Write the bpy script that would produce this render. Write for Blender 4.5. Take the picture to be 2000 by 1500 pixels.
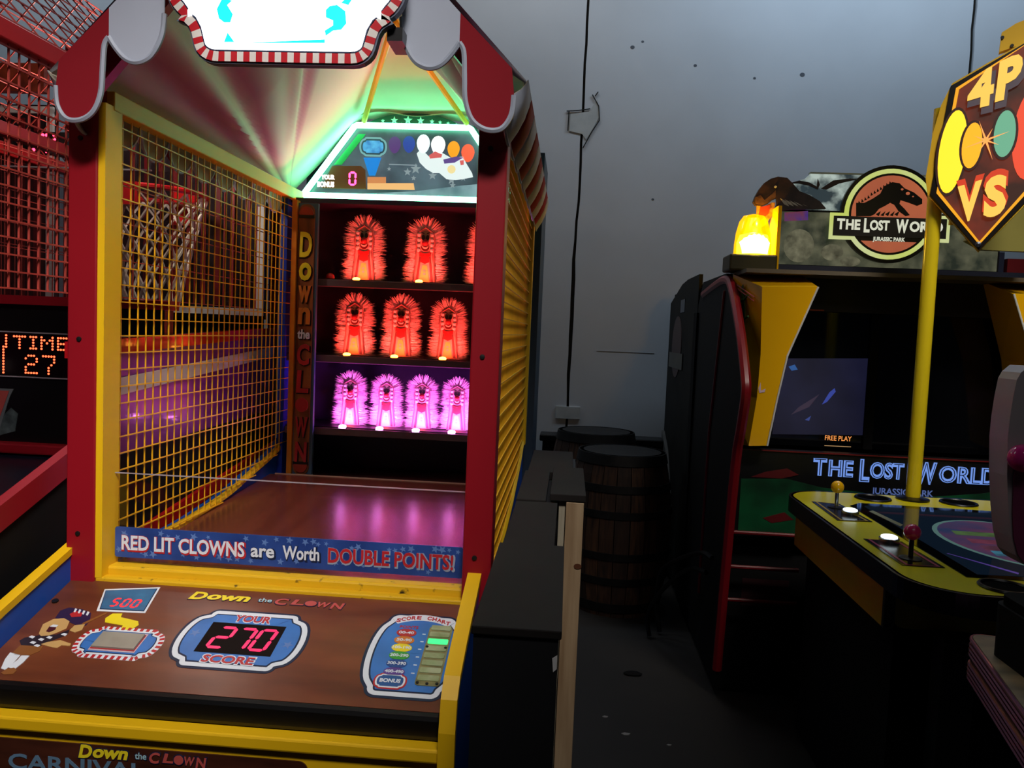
import bpy, bmesh, math, random
from math import sin, cos, pi, radians, sqrt, atan2
from mathutils import Matrix, Vector
random.seed(7)
for o in list(bpy.data.objects): bpy.data.objects.remove(o)
scene = bpy.context.scene
COL = scene.collection

# ------------------------------------------------------------------ camera
YAW, PIT, ROL, CAMH, FPX = radians(4.0), radians(3.7), radians(2.4), 1.55, 1560.0
fw = Vector((-sin(YAW)*cos(PIT), cos(YAW)*cos(PIT), -sin(PIT)))
r0 = Vector((cos(YAW), sin(YAW), 0)); u0 = r0.cross(fw)
cr = r0*cos(ROL) + u0*sin(ROL); cu = u0*cos(ROL) - r0*sin(ROL)
cd = bpy.data.cameras.new('camera'); cam = bpy.data.objects.new('camera', cd); COL.objects.link(cam)
cd.sensor_fit = 'HORIZONTAL'; cd.sensor_width = 36.0; cd.lens = 36.0*FPX/2000.0
cd.clip_start = 0.05; cd.clip_end = 60
cam.matrix_world = Matrix(((cr.x, cu.x, -fw.x, 0), (cr.y, cu.y, -fw.y, 0), (cr.z, cu.z, -fw.z, CAMH), (0, 0, 0, 1)))
scene.camera = cam
# ------------------------------------------------------------------ world, exposure, room lights and added beams
w = bpy.data.worlds.new('room_dark'); scene.world = w; w.use_nodes = True
w.node_tree.nodes['Background'].inputs[0].default_value = (0.45, 0.55, 0.75, 1)
w.node_tree.nodes['Background'].inputs[1].default_value = 0.012
vs = scene.view_settings
vs.view_transform = 'Standard'; vs.look = 'None'; vs.exposure = 0.0; vs.gamma = 1.0; vs.use_curve_mapping = False

def light(name, kind, loc, energy, color, size=None, size_y=None, aim=None, spot=None, blend=.6):
    l = bpy.data.lights.new(name, kind); l.energy = energy; l.color = color
    if kind == 'AREA':
        l.shape = 'RECTANGLE'; l.size = size; l.size_y = size_y or size
    elif size: l.shadow_soft_size = size
    if kind == 'SPOT':
        l.spot_size = spot; l.spot_blend = blend
    o = bpy.data.objects.new(name, l); COL.objects.link(o); o.location = loc
    if aim is not None:
        o.rotation_euler = (Vector(aim)-Vector(loc)).to_track_quat('-Z', 'Y').to_euler()
    return o
light('overhead_light', 'AREA', (2.0, 5.05, 4.9), 44, (0.62, 0.80, 1.0), 2.6, .35, aim=(2.0, 5.1, 0))
light('overhead_light', 'AREA', (-.6, 5.1, 4.9), 17, (0.86, 0.90, 0.95), 1.6, .35, aim=(-.6, 4.7, 0))
light('overhead_light', 'AREA', (.9, -.8, 4.4), 9, (0.95, 0.93, 0.92), 2.4, .6, aim=(1.0, 1.0, 0))
sl = light('overhead_light', 'AREA', (.0, -.6, 4.2), 10.5, (1.0, 0.93, 0.88), 1.2, .4, aim=(-1.05, 2.1, 1.05)); sl.data.spread = radians(38)  # added key beam, narrowed to brighten the clown game and spare the aisle
sl = light('overhead_light', 'AREA', (1.7, 1.3, 4.4), 4.6, (1.0, .92, .82), .9, .4, aim=(1.5, 3.35, 1.4)); sl.data.spread = radians(34)  # added narrow beam to brighten the pods and upper shooting cabinet

light('overhead_light', 'AREA', (-3.6, 5.0, 4.9), 20, (0.72, 0.86, 1.0), 2.0, .35, aim=(-3.6, 5.25, 0))

# ------------------------------------------------------------------ materials
MATS = {}
def s2l(c): return c/12.92 if c <= .04045 else ((c+.055)/1.055)**2.4
def rgb(c):
    if isinstance(c, str):
        c = c.lstrip('#'); return tuple(s2l(int(c[i:i+2], 16)/255) for i in (0, 2, 4))
    return c
def mat(name, col, rough=.5, metal=0, emit=None, es=0, vary=.12, scale=8, bump=0, coat=0, col2=None, spec=.5, detail=4, stretch=None, thresh=None, alpha=None):
    if name in MATS: return MATS[name]
    m = bpy.data.materials.new(name); m.use_nodes = True; nt = m.node_tree; b = nt.nodes['Principled BSDF']
    c = rgb(col); b.inputs['Roughness'].default_value = rough; b.inputs['Metallic'].default_value = metal
    b.inputs['Specular IOR Level'].default_value = spec
    if coat: b.inputs['Coat Weight'].default_value = coat; b.inputs['Coat Roughness'].default_value = .08
    tc = nt.nodes.new('ShaderNodeTexCoord'); mp = nt.nodes.new('ShaderNodeMapping')
    if stretch: mp.inputs['Scale'].default_value = stretch
    nz = nt.nodes.new('ShaderNodeTexNoise'); nz.inputs['Scale'].default_value = scale; nz.inputs['Detail'].default_value = detail
    nt.links.new(tc.outputs['Object'], mp.inputs[0]); nt.links.new(mp.outputs[0], nz.inputs['Vector'])
    cr_ = nt.nodes.new('ShaderNodeValToRGB')
    d = rgb(col2) if col2 else tuple(x*(1-vary*2) for x in c)
    lo, hi = thresh or (.3, .7)
    cr_.color_ramp.elements[0].position = lo; cr_.color_ramp.elements[1].position = hi
    cr_.color_ramp.elements[0].color = (*d, 1); cr_.color_ramp.elements[1].color = (*c, 1)
    nt.links.new(nz.outputs['Fac'], cr_.inputs[0])
    if emit == 'base': b.inputs['Base Color'].default_value = (.015, .015, .015, 1)
    else: nt.links.new(cr_.outputs[0], b.inputs['Base Color'])
    if emit is not None:
        b.inputs['Emission Strength'].default_value = es
        if emit == 'base': nt.links.new(cr_.outputs[0], b.inputs['Emission Color'])
        else: b.inputs['Emission Color'].default_value = (*rgb(emit), 1)
    if bump:
        bp = nt.nodes.new('ShaderNodeBump'); bp.inputs['Strength'].default_value = bump; bp.inputs['Distance'].default_value = .01
        nt.links.new(nz.outputs['Fac'], bp.inputs['Height']); nt.links.new(bp.outputs[0], b.inputs['Normal'])
    MATS[name] = m; return m
def glass(name, tint=(1, 1, 1), refl=.06, rough=.02):
    m = bpy.data.materials.new(name); m.use_nodes = True; nt = m.node_tree; nt.nodes.clear()
    out = nt.nodes.new('ShaderNodeOutputMaterial'); mx = nt.nodes.new('ShaderNodeMixShader')
    t = nt.nodes.new('ShaderNodeBsdfTransparent'); t.inputs[0].default_value = (*tint, 1)
    g = nt.nodes.new('ShaderNodeBsdfGlossy'); g.inputs['Roughness'].default_value = rough
    mx.inputs[0].default_value = refl
    nt.links.new(t.outputs[0], mx.inputs[1]); nt.links.new(g.outputs[0], mx.inputs[2]); nt.links.new(mx.outputs[0], out.inputs[0])
    return m
def glow(name, col, s, col2=None, scale=8, **k):
    return mat(name, (.02, .02, .02) if col2 is None else col, .4, emit=col if col2 is None else 'base', es=s, col2=col2, scale=scale, **k)
M = dict(
 wall=mat('wall_paint', '#c4c8cc', .8, vary=.05, scale=1.7, bump=.15, detail=8),
 joint=mat('dark_joint', '#241f18', .95, vary=.2, scale=20),
 floor=mat('floor_concrete', '#1f1b18', .75, vary=.25, scale=3, bump=.1, detail=8),
 ceil=mat('ceiling_dark', '#30343a', .9),
 red=mat('red_lacquer', '#8e0f1d', .38, vary=.05, scale=3),
 redl=mat('bright_red_metal', '#c8181c', .3, vary=.06),
 redd=mat('dark_red_metal', '#6d0a14', .45, vary=.1),
 yel=mat('yellow_paint', '#e8b80a', .5, vary=.05, scale=3),
 yeld=mat('yellow_wire', '#f2b416', .45, vary=.08),
 yels=mat('scuffed_yellow_paint', '#d6a80f', .5, col2='#2b220a', scale=34, thresh=(.27, .36), detail=6),
 yelp=mat('yellow_gloss_plastic', '#f2b50b', .18, vary=.04, scale=2, coat=.3),
 yelt=mat('yellow_laminate', '#d6cc1c', .28, vary=.04, scale=3),
 blue=mat('blue_laminate', '#0a52b8', .4, vary=.06, scale=3),
 black=mat('black_plastic', '#0a0a0c', .35, vary=.2),
 blackm=mat('black_matte', '#08080a', .85, vary=.2, spec=.2),
 screw=mat('screw_black', '#050505', .5),
 wood=mat('printed_brown_wood', '#7a4127', .32, col2='#4e2418', scale=3.2, stretch=(1, 4, 4), detail=8, thresh=(.25, .75)),
 deck=mat('brown_deck_wood', '#6b3226', .25, spec=1.0, col2='#54241c', scale=3, stretch=(6, .7, 1), detail=8),
 fabw=mat('shaded_white_vinyl', '#aab2c2', .75, spec=.3, vary=.04, scale=5),  # white cloth with its blue-grey shade put into the colour
 fabr=mat('red_vinyl', '#84121f', .8, spec=.2, vary=.05, scale=5),
 fabi=mat('cream_lining', '#d9cdb8', .65, vary=.05, scale=4),
 pipe=mat('grey_piping', '#9fa8b8', .5),
 white=mat('white_paint', '#dcdcdc', .45, vary=.04),
 wprint=mat('white_print', '#d7dde6', .4, vary=.03),
 bprint=mat('blue_print', '#3a76c4', .4, vary=.12, scale=14),
 bdark=mat('navy_print', '#122040', .45),
 rprint=mat('red_print', '#b3262c', .4, vary=.05),
 rpale=mat('salmon_print', '#c0524c', .4),
 ypr=mat('yellow_print', '#e8d322', .4, vary=.05),
 opr=mat('orange_print', '#d07a2c', .4), gpr=mat('green_print', '#3d9a3a', .4), ppr=mat('purple_print', '#5a3a8c', .4),
 skin=mat('tan_print', '#c9a165', .45), brn=mat('brown_print', '#8a5426', .45),
 grey=mat('grey_button', '#9a9488', .45, vary=.1, scale=20),
 steel=mat('steel', '#b8bcc4', .25, metal=1, vary=.1), dsteel=mat('dark_steel', '#3c4048', .4, metal=.8),
 mgreen=glow('tube_green', (.17, 1.0, .52), 13.0),
 signw=glow('sign_white', (1, 1, 1), 4.0), signc=glow('sign_cyan', (.0, .75, 1.0), 1.6),
 led=glow('led_red', (1.0, .02, .03), 1.2), ledp=glow('led_pink', (1.0, .012, .12), 1.25),
 ledd=glow('led_dot', (1.0, .09, .03), 4.2),
 ledc=mat('led_window', '#140706', .6, vary=.2, spec=.15),
)
M['acr'] = glass('clear_acrylic'); M['haze'] = glass('scratched_acrylic', (.78, .76, .78), .10, .25)

# ------------------------------------------------------------------ helpers
class MB:
    def __init__(s): s.v = []; s.f = []; s.mi = []
    def add(s, vs, fs, mi=0):
        n = len(s.v); s.v += [tuple(v) for v in vs]; s.f += [tuple(i+n for i in f) for f in fs]; s.mi += [mi]*len(fs); return s
    def box(s, x0, x1, y0, y1, z0, z1, bev=0, T=None, mi=0):
        bm = bmesh.new(); bmesh.ops.create_cube(bm, size=1)
        for v in bm.verts: v.co = ((x0+x1)/2+v.co.x*(x1-x0), (y0+y1)/2+v.co.y*(y1-y0), (z0+z1)/2+v.co.z*(z1-z0))
        if bev: bmesh.ops.bevel(bm, geom=list(bm.edges), offset=bev, segments=2, affect='EDGES', profile=.5)
        bm.verts.index_update()
        vs = [(T @ v.co if T else v.co.copy()) for v in bm.verts]; fs = [[v.index for v in f.verts] for f in bm.faces]; bm.free()
        return s.add(vs, fs, mi)
    def poly(s, F, pts, h0, h1, mi=0):
        n = len(pts)
        vs = [F @ Vector((p[0], p[1], h0)) for p in pts] + [F @ Vector((p[0], p[1], h1)) for p in pts]
        fs = [tuple(range(n))[::-1], tuple(range(n, 2*n))] + [(i, (i+1) % n, n+(i+1) % n, n+i) for i in range(n)]
        return s.add(vs, fs, mi)
    def band(s, F, outer, inner, h0, h1):
        n = len(outer)
        vs = []
        for h in (h0, h1):
            for p in outer: vs.append(F @ Vector((*p, h)))
            for p in inner: vs.append(F @ Vector((*p, h)))
        fs = []
        for i in range(n):
            j = (i+1) % n
            fs += [(i, j, n+j, n+i), (2*n+i, 3*n+i, 3*n+j, 2*n+j), (i, 2*n+i, 2*n+j, j), (n+i, n+j, 3*n+j, 3*n+i)]
        return s.add(vs, fs)
    def tube(s, pts, r, seg=8, closed=False):
        pts = [Vector(p) for p in pts]; n = len(pts); rs = r if isinstance(r, (list, tuple)) else [r]*n
        vs = []; prev = None
        for i, p in enumerate(pts):
            a = pts[(i-1) % n] if (i > 0 or closed) else p; b = pts[(i+1) % n] if (i < n-1 or closed) else p
            t = (b-a).normalized() if (b-a).length > 1e-9 else Vector((0, 0, 1))
            if prev is None: prev = Vector((0, 0, 1)) if abs(t.z) < .9 else Vector((1, 0, 0))
            x = (prev - t*prev.dot(t)).normalized(); y = t.cross(x); prev = x
            for k in range(seg):
                q = 2*pi*(k+.5)/seg; vs.append(p + (x*cos(q)+y*sin(q))*rs[i])
        fs = []
        for i in range(n if closed else n-1):
            j = (i+1) % n
            for k in range(seg):
                l = (k+1) % seg; fs.append((i*seg+k, i*seg+l, j*seg+l, j*seg+k))
        if not closed: fs += [tuple(range(seg))[::-1], tuple(range((n-1)*seg, n*seg))]
        return s.add(vs, fs)
    def lathe(s, prof, c=(0, 0, 0), seg=24, T=None):
        c = Vector(c); vs = []; n = len(prof)
        for r, z in prof:
            for k in range(seg):
                a = 2*pi*k/seg; p = Vector((r*cos(a), r*sin(a), z)); p = (T @ p) if T else p; vs.append(p+c)
        fs = [(i*seg+k, i*seg+(k+1) % seg, (i+1)*seg+(k+1) % seg, (i+1)*seg+k) for i in range(n-1) for k in range(seg)]
        fs += [tuple(range(seg))[::-1], tuple(range((n-1)*seg, n*seg))]
        return s.add(vs, fs)
    def ball(s, c, r, seg=16, rings=10, sc=(1, 1, 1)):
        prof = [(max(1e-4, sin(pi*i/rings))*r, -cos(pi*i/rings)*r) for i in range(rings+1)]
        T = Matrix.Diagonal((*sc, 1)); return s.lathe(prof, c, seg, T)
    def grid(s, P, nu, nv, closed_u=False):
        vs = [P(i/nu, j/nv) for j in range(nv+1) for i in range(nu+1)]
        fs = [(j*(nu+1)+i, j*(nu+1)+i+1, (j+1)*(nu+1)+i+1, (j+1)*(nu+1)+i) for j in range(nv) for i in range(nu)]
        return s.add(vs, fs)
    def text(s, F, body, cx, cy, w, h, bold=.0, shear=0, ext=.0008, h0=0, space=1.0):
        vs, fs = text_geo(body, bold, shear, space)
        xs = [v[0] for v in vs]; ys = [v[1] for v in vs]; x0, x1, y0, y1 = min(xs), max(xs), min(ys), max(ys)
        kx = w/(x1-x0); ky = h/(y1-y0)
        q = [F @ Vector(((v[0]-(x0+x1)/2)*kx+cx, (v[1]-(y0+y1)/2)*ky+cy, h0+v[2]*ext)) for v in vs]
        return s.add(q, fs)
    def build(s, name, m, parent=None, smooth=False, org=None, recalc=True):
        me = bpy.data.meshes.new(name)
        o0 = Vector(org) if org is not None else (root_loc(parent) if parent else Vector((0, 0, 0)))
        me.from_pydata([Vector(v)-o0 for v in s.v], [], s.f)
        if recalc:
            bm = bmesh.new(); bm.from_mesh(me); bmesh.ops.recalc_face_normals(bm, faces=bm.faces); bm.to_mesh(me); bm.free()
        ms = m if isinstance(m, (list, tuple)) else [m]
        for x in ms: me.materials.append(x)
        if len(ms) > 1: me.polygons.foreach_set('material_index', s.mi)
        if smooth:
            me.polygons.foreach_set('use_smooth', [True]*len(me.polygons))
            me.set_sharp_from_angle(angle=radians(40))
        me.update()
        o = bpy.data.objects.new(name, me); COL.objects.link(o)
        if parent: o.parent = parent
        elif org is not None: o.location = org
        return o
def root_loc(o):
    while o.parent: o = o.parent
    return Vector(o.location)
TG = {}
def text_geo(body, bold, shear, space):
    k = (body, bold, shear, space)
    if k not in TG:
        c = bpy.data.curves.new('t', 'FONT'); c.body = body; c.size = 1; c.offset = bold; c.shear = shear; c.extrude = .5
        c.space_character = space; c.resolution_u = 3
        o = bpy.data.objects.new('t', c); COL.objects.link(o)
        bpy.context.view_layer.update()
        me = bpy.data.meshes.new_from_object(o.evaluated_get(bpy.context.evaluated_depsgraph_get()))
        TG[k] = ([(v.co.x, v.co.y, v.co.z+.5) for v in me.vertices], [tuple(p.vertices) for p in me.polygons])
        bpy.data.objects.remove(o); bpy.data.curves.remove(c); bpy.data.meshes.remove(me)
    return TG[k]
def thing(name, label, cat, loc, group=None):
    o = bpy.data.objects.new(name, None); COL.objects.link(o); o.location = loc; o.empty_display_size = .1
    o['label'] = label; o['category'] = cat
    if group: o['group'] = group
    return o
def tag(o, label=None, cat=None, group=None, kind=None):
    if label: o['label'] = label
    if cat: o['category'] = cat
    if group: o['group'] = group
    if kind: o['kind'] = kind
    return o
def B(name, m, parent, *a, **k):
    return MB().box(*a, **k).build(name, m, parent)
def dup_part(src, parent, off=(0, 0, 0), scale=1.0, depth=0):
    c = src.copy(); COL.objects.link(c); c.parent = parent
    if depth == 0:
        c.location = Vector(src.location)+Vector(off); c.scale = (scale,)*3
    for ch in [x for x in src.children]: dup_part(ch, c, depth=depth+1)
    return c
def frame(o, u, v):
    u = Vector(u).normalized(); v = Vector(v).normalized(); n = u.cross(v)
    return Matrix(((u.x, v.x, n.x, o[0]), (u.y, v.y, n.y, o[1]), (u.z, v.z, n.z, o[2]), (0, 0, 0, 1)))
def front(y): return frame((0, y, 0), (1, 0, 0), (0, 0, 1))      # faces the player, 2D = (X, Z)
def side(x): return frame((x, 0, 0), (0, 1, 0), (0, 0, 1))       # faces +X, 2D = (Y, Z)
def sideL(x): return frame((x, 0, 0), (0, -1, 0), (0, 0, 1))     # faces -X, 2D = (-Y, Z)
def on(F, pts):
    """sight lines met with a real plane F: used to read the printed artwork's outline in that plane's own metres"""
    Fi = F.inverted(); res = []; n = F.to_3x3() @ Vector((0, 0, 1)); o = F.translation; C = Vector((0, 0, CAMH))
    for x, y in pts:
        d = fw + cr*((x-1000)/FPX) - cu*((y-750)/FPX); t = (o-C).dot(n)/d.dot(n); p = Fi @ (C+d*t); res.append((p.x, p.y))
    return res
def arc(cx, cy, rx, ry, a0, a1, n=10):
    return [(cx+rx*cos(radians(a0+(a1-a0)*i/n)), cy+ry*sin(radians(a0+(a1-a0)*i/n))) for i in range(n+1)]
def ell(cx, cy, rx, ry, n=24): return [(cx+rx*cos(2*pi*i/n), cy+ry*sin(2*pi*i/n)) for i in range(n)]
def star(cx, cy, r, rot=0):
    return [(cx+(r if i % 2 == 0 else r*.42)*sin(rot+pi*i/5), cy+(r if i % 2 == 0 else r*.42)*cos(rot+pi*i/5)) for i in range(10)]
def rrect(x0, x1, y0, y1, r, n=5):
    return arc(x1-r, y1-r, r, r, 0, 90, n)+arc(x0+r, y1-r, r, r, 90, 180, n)+arc(x0+r, y0+r, r, r, 180, 270, n)+arc(x1-r, y0+r, r, r, 270, 360, n)
def catmull(P, n=6):
    P = [Vector(p) for p in P]; out = []
    for i in range(len(P)-1):
        a = P[max(i-1, 0)]; b = P[i]; c = P[i+1]; d = P[min(i+2, len(P)-1)]
        for k in range(n):
            t = k/n; out.append(.5*((2*b)+(c-a)*t+(2*a-5*b+4*c-d)*t*t+(3*b-a-3*c+d)*t**3))
    out.append(P[-1]); return out
def plaque(cx, cy, w, h, top=.6, n=6):
    """badge outline: flat top and bottom, notched shoulders, round side lobes"""
    a, b = w/2, h/2; tx = a*top; k = b*.30
    q = [(tx, b)] + arc(tx, b-k*.55, k*.5, k*.55, 90, 0, n)[1:] + arc(a-(a-tx)*.55, b-k*1.25-(b-k*1.25), (a-tx)*.55, b-k*.75, 75, 0, n)
    Q = q + [(x, -y) for x, y in q[::-1]]
    Q = Q + [(-x, -y) for x, y in Q]
    return [(cx+x, cy+y) for x, y in Q]
def scaled(P, k, ky=None):
    cx = sum(p[0] for p in P)/len(P); cy = sum(p[1] for p in P)/len(P); ky = ky or k
    return [(cx+(x-cx)*k, cy+(y-cy)*ky) for x, y in P]
def inset(P, d):
    """inward offset of a closed outline by d along its own normals"""
    n = len(P); A = sum(P[i][0]*P[(i+1) % n][1]-P[(i+1) % n][0]*P[i][1] for i in range(n)); s = 1 if A > 0 else -1
    out = []
    for i in range(n):
        a, b = Vector(P[i-1]), Vector(P[(i+1) % n]); t = (b-a)
        t = t.normalized() if t.length > 1e-9 else Vector((1, 0)); out.append((P[i][0]-t.y*d*s, P[i][1]+t.x*d*s))
    return out
def resample(P, step, closed=True):
    pts = [Vector(p) for p in P] + ([Vector(P[0])] if closed else []); L = [0]
    for a, b in zip(pts, pts[1:]): L.append(L[-1]+(b-a).length)
    n = max(3, round(L[-1]/step)); out = []; j = 0
    for i in range(n):
        s = L[-1]*i/n
        while L[j+1] < s: j += 1
        t = (s-L[j])/max(1e-9, L[j+1]-L[j]); out.append(tuple(pts[j].lerp(pts[j+1], t)))
    return out
SEG = {'0': 'abcdef', '1': 'bc', '2': 'abged', '3': 'abgcd', '4': 'fgbc', '5': 'afgcd', '6': 'afgcde', '7': 'abc', '8': 'abcdefg', '9': 'abcfgd'}
def digits(mb, F, body, cx, cy, h, pitch, th=.1, slant=0., h0=0, h1=.001):
    w = h*.5; t = h*th; n = len(body)
    for i, ch in enumerate(body):
        x = cx+(i-(n-1)/2)*pitch
        def q(pts): mb.poly(F, [(x+a+b*slant, cy+b) for a, b in pts], h0, h1)
        H = lambda y: [(-w/2+t*.7, y-t/2), (w/2-t*.7, y-t/2), (w/2-t*.2, y), (w/2-t*.7, y+t/2), (-w/2+t*.7, y+t/2), (-w/2+t*.2, y)]
        V = lambda xx, y0, y1: [(xx-t/2, y0+t*.6), (xx, y0+t*.1), (xx+t/2, y0+t*.6), (xx+t/2, y1-t*.6), (xx, y1-t*.1), (xx-t/2, y1-t*.6)]
        for s in SEG.get(ch, ''):
            q({'a': H(h/2), 'g': H(0), 'd': H(-h/2), 'b': V(w/2, 0, h/2), 'c': V(w/2, -h/2, 0), 'f': V(-w/2, 0, h/2), 'e': V(-w/2, -h/2, 0)}[s])
DOT = {'T': ['11111', '00100', '00100', '00100', '00100'], 'I': ['111', '010', '010', '010', '111'], 'M': ['10001', '11011', '10101', '10001', '10001'],
       'E': ['11111', '10000', '11110', '10000', '11111'], '2': ['0111 0'.replace(' ', ''), '10001', '00001', '01110', '10000', '10000', '11111'],
       '7': ['11111', '00001', '00001', '00010', '00100', '00100', '00100'], '4': ['10010', '10010', '11111', '00010', '00010'], '1': ['1']*8}
def wires(mb, A, U, V, lu, lv, su, sv, r):
    """grid of square wires on the patch A + a*U + b*V"""
    A, U, V = Vector(A), Vector(U), Vector(V)
    for i in range(int(lu/su)+1): p = A+U*(i*su); mb.tube([p, p+V*lv], r, 4)
    N = U.cross(V).normalized()*r*1.6
    for j in range(int(lv/sv)+1): p = A+V*(j*sv)+N; mb.tube([p, p+U*lu], r, 4)

# ================================================================== the setting
WY = 5.9
tag(MB().box(-6, 6, -3, WY, -.1, 0).build('floor', M['floor']), kind='structure')
tag(MB().box(-6, 6, -3, WY+.2, 5.6, 5.7).build('ceiling', M['ceil']), kind='structure')
wb = tag(MB().box(-6, 6, WY+.03, WY+.2, 0, 5.6).build('wall_back', M['joint']), kind='structure')
random.seed(3)
def ragged(x, amp, z0=0, z1=5.6, n=40):
    return [(x+random.uniform(-amp, amp), z0+(z1-z0)*i/n) for i in range(n+1)]
gap1 = [(.006+random.uniform(-.003, .003)+(.02 if i > 17 else 0)*.6, i*.14) for i in range(41)]
gap2 = [(2.69+random.uniform(-.004, .004), i*.14) for i in range(41)]
FW = front(WY+.03)
MB().poly(FW, [(-6, 0)]+[(x-.009-(.006 if 8 < i < 16 else 0), z) for i, (x, z) in enumerate(gap1)]+[(-6, 5.6)], 0, .03).build('wall_panel', M['wall'], wb)
MB().poly(FW, [(x+.009+(.004 if 10 < i < 15 else 0), z) for i, (x, z) in enumerate(gap1)]+[(x-.014, z) for x, z in gap2[::-1]], 0, .03).build('wall_panel', M['wall'], wb)
MB().poly(FW, [(x+.014, z) for x, z in gap2]+[(6, 5.6), (6, 0)], 0, .03).build('wall_panel', M['wall'], wb)
# plaster patches across the joint
patch = mat('patch_plaster', '#b9bcba', .85, vary=.08, scale=12, bump=.2)
MB().poly(FW, [(-.075, 3.02), (-.07, 3.14), (.06, 3.16), (.12, 3.25), (.135, 3.12), (.085, 3.02), (.05, 2.96), (.02, 3.0)], .03, .036).build('plaster_patch', patch, wb)
MB().poly(FW, [(-.08, .93), (-.08, 1.02), (.1, 1.02), (.1, .93)], .03, .04).build('plaster_patch', patch, wb)
crk = MB()
for pts in ([(-.10, 3.16), (-.02, 3.165), (.07, 3.18)], [(-.082, 3.16), (-.085, 3.02)], [(.08, 3.28), (.13, 3.2), (.14, 3.1), (.09, 3.02), (.03, 2.9)], [(.12, 3.3), (.10, 3.27)]):
    crk.tube([FW @ Vector((x, z, .037)) for x, z in pts], .004, 5)
crk.build('crack', M['joint'], wb)
for x, z, r in ((.35, 3.62, .016), (.8, 3.5, .012), (1.55, 3.45, .018), (.55, 2.55, .01), (1.22, 3.42, .01), (.42, 3.66, .01), (2.95, 3.7, .02), (.95, 1.62, .012)):
    MB().poly(FW, ell(x, z, r, r*.8, 9), .03, .0312).build('scuff_mark', mat('scuff', '#5b6068', .9), wb)
MB().box(.2, .62, WY-.002, WY, 1.44, 1.442).build('scuff_mark', mat('faint_line', '#a4a8ae', .9), wb)
tag(MB().box(-6.1, -6, -3, WY, 0, 5.6).build('wall_left', M['ceil']), kind='structure')
tag(MB().box(6, 6.1, -3, WY, 0, 5.6).build('wall_right', M['ceil']), kind='structure')
# black wainscot board along the wall
lw = thing('low_black_wall', 'low black board wall with a flat ledge in front of the grey wall', 'low wall', (.3, 5.66, 0))
B('board', M['blackm'], lw, -.16, .69, 5.62, 5.7, 0, .80)
B('ledge', M['black'], lw, -.18, .69, 5.56, 5.76, .80, .845, bev=.008)

# ================================================================== the clown throwing game
G = thing('carnival_game', 'red and yellow clown throwing game with striped canopy and wire mesh sides', 'arcade game', (-.72, 2.7, 0))
XL, XR, CX = -1.276, -.172, -.724
# posts
for s, (a, b) in ((-1, (-1.276, -1.2)), (1, (-.242, -.170))):
    p = B('post', M['red'], G, a, b, 1.95, 2.03, .80, 2.12, bev=.004)
    for z in (1.99, 1.487, .985):
        MB().lathe([(.0065, 0), (.006, .003), (.0015, .0035)], seg=10, T=Matrix.Rotation(radians(90), 4, 'X')).build('screw', M['screw'], p, org=Vector((0, 0, 0))).location = Vector(((a+b)/2-.006, 1.95, z))-G.location
    c = -1.2 if s < 0 else -.242
    if s < 0: B('post_trim', M['yel'], G, c if s < 0 else c-.018, c+.018 if s < 0 else c, 1.955, 2.03, .87, 2.08)
# side curves, blue lower panels, yellow trims, rails, mesh
curve = [(1.97, .895), (2.4, .885), (2.78, .915), (3.02, .957), (3.25, 1.0), (3.47, 1.07)]
cpts = [(p.x, p.y) for p in catmull([Vector((a, b)) for a, b in curve])]
for s, xo, xi in ((-1, -1.262, -1.222), (1, -.19, -.22)):
    x0, x1 = min(xo, xi), max(xo, xi)
    MB().poly(side(x0), cpts+[(3.9, 1.07), (3.9, 0), (1.97, 0)], 0, x1-x0).build('side_panel', M['blue'], G)
    MB().tube([(x1 if s > 0 else x1+.004, y, z+.004) for y, z in cpts], .013, 8).build('side_trim', M['yel'], G, smooth=True)
    xm = -1.2 if s < 0 else -.196
    B('top_rail', M['yel'], G, xm-.02, xm+.02, 1.99, 3.52, 2.07, 2.118, bev=.003)
    B('back_upright', M['yel'], G, xm-.022, xm+.022, 3.46, 3.52, 1.06, 2.08, bev=.003)
    wm = MB()
    xw = -1.205 if s < 0 else -.19
    for i in range(int((3.46-1.985)/.043)+1):
        y = 1.985+i*.043
        zb = .89
        for (y0, z0), (y1, z1) in zip(cpts, cpts[1:]):
            if y0 <= y <= y1: zb = z0+(z1-z0)*(y-y0)/(y1-y0)
        wm.tube([(xw, y, zb), (xw, y, 2.085)], .0023, 4)
    z = .905
    while z < 2.075:
        ys = 1.97
        for (y0, z0), (y1, z1) in zip(cpts, cpts[1:]):
            if z0 <= z: ye = y1
        wm.tube([(xw+.004, 1.97, z), (xw+.004, (3.46 if z > 1.065 else ye), z)], .0023, 4); z += .0455
    tag(wm.build('wire_mesh', M['yeld'], G), kind='stuff')
# base cabinet below the deck
B('base_cabinet', M['blackm'], G, -1.22, -.222, 1.96, 3.64, .03, .855)
B('front_cabinet', M['blackm'], G, -1.26, -.226, 1.62, 1.958, .03, .70)
MB().poly(side(-1.22), [(2.03, .84), (2.03, .868), (3.22, .92), (3.22, .84)], 0, .998).build('deck', M['deck'], G)
B('deck_edge', mat('pale_edge', '#b08a78', .4), G, -1.2, -.24, 3.222, 3.228, .905, .924)
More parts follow.
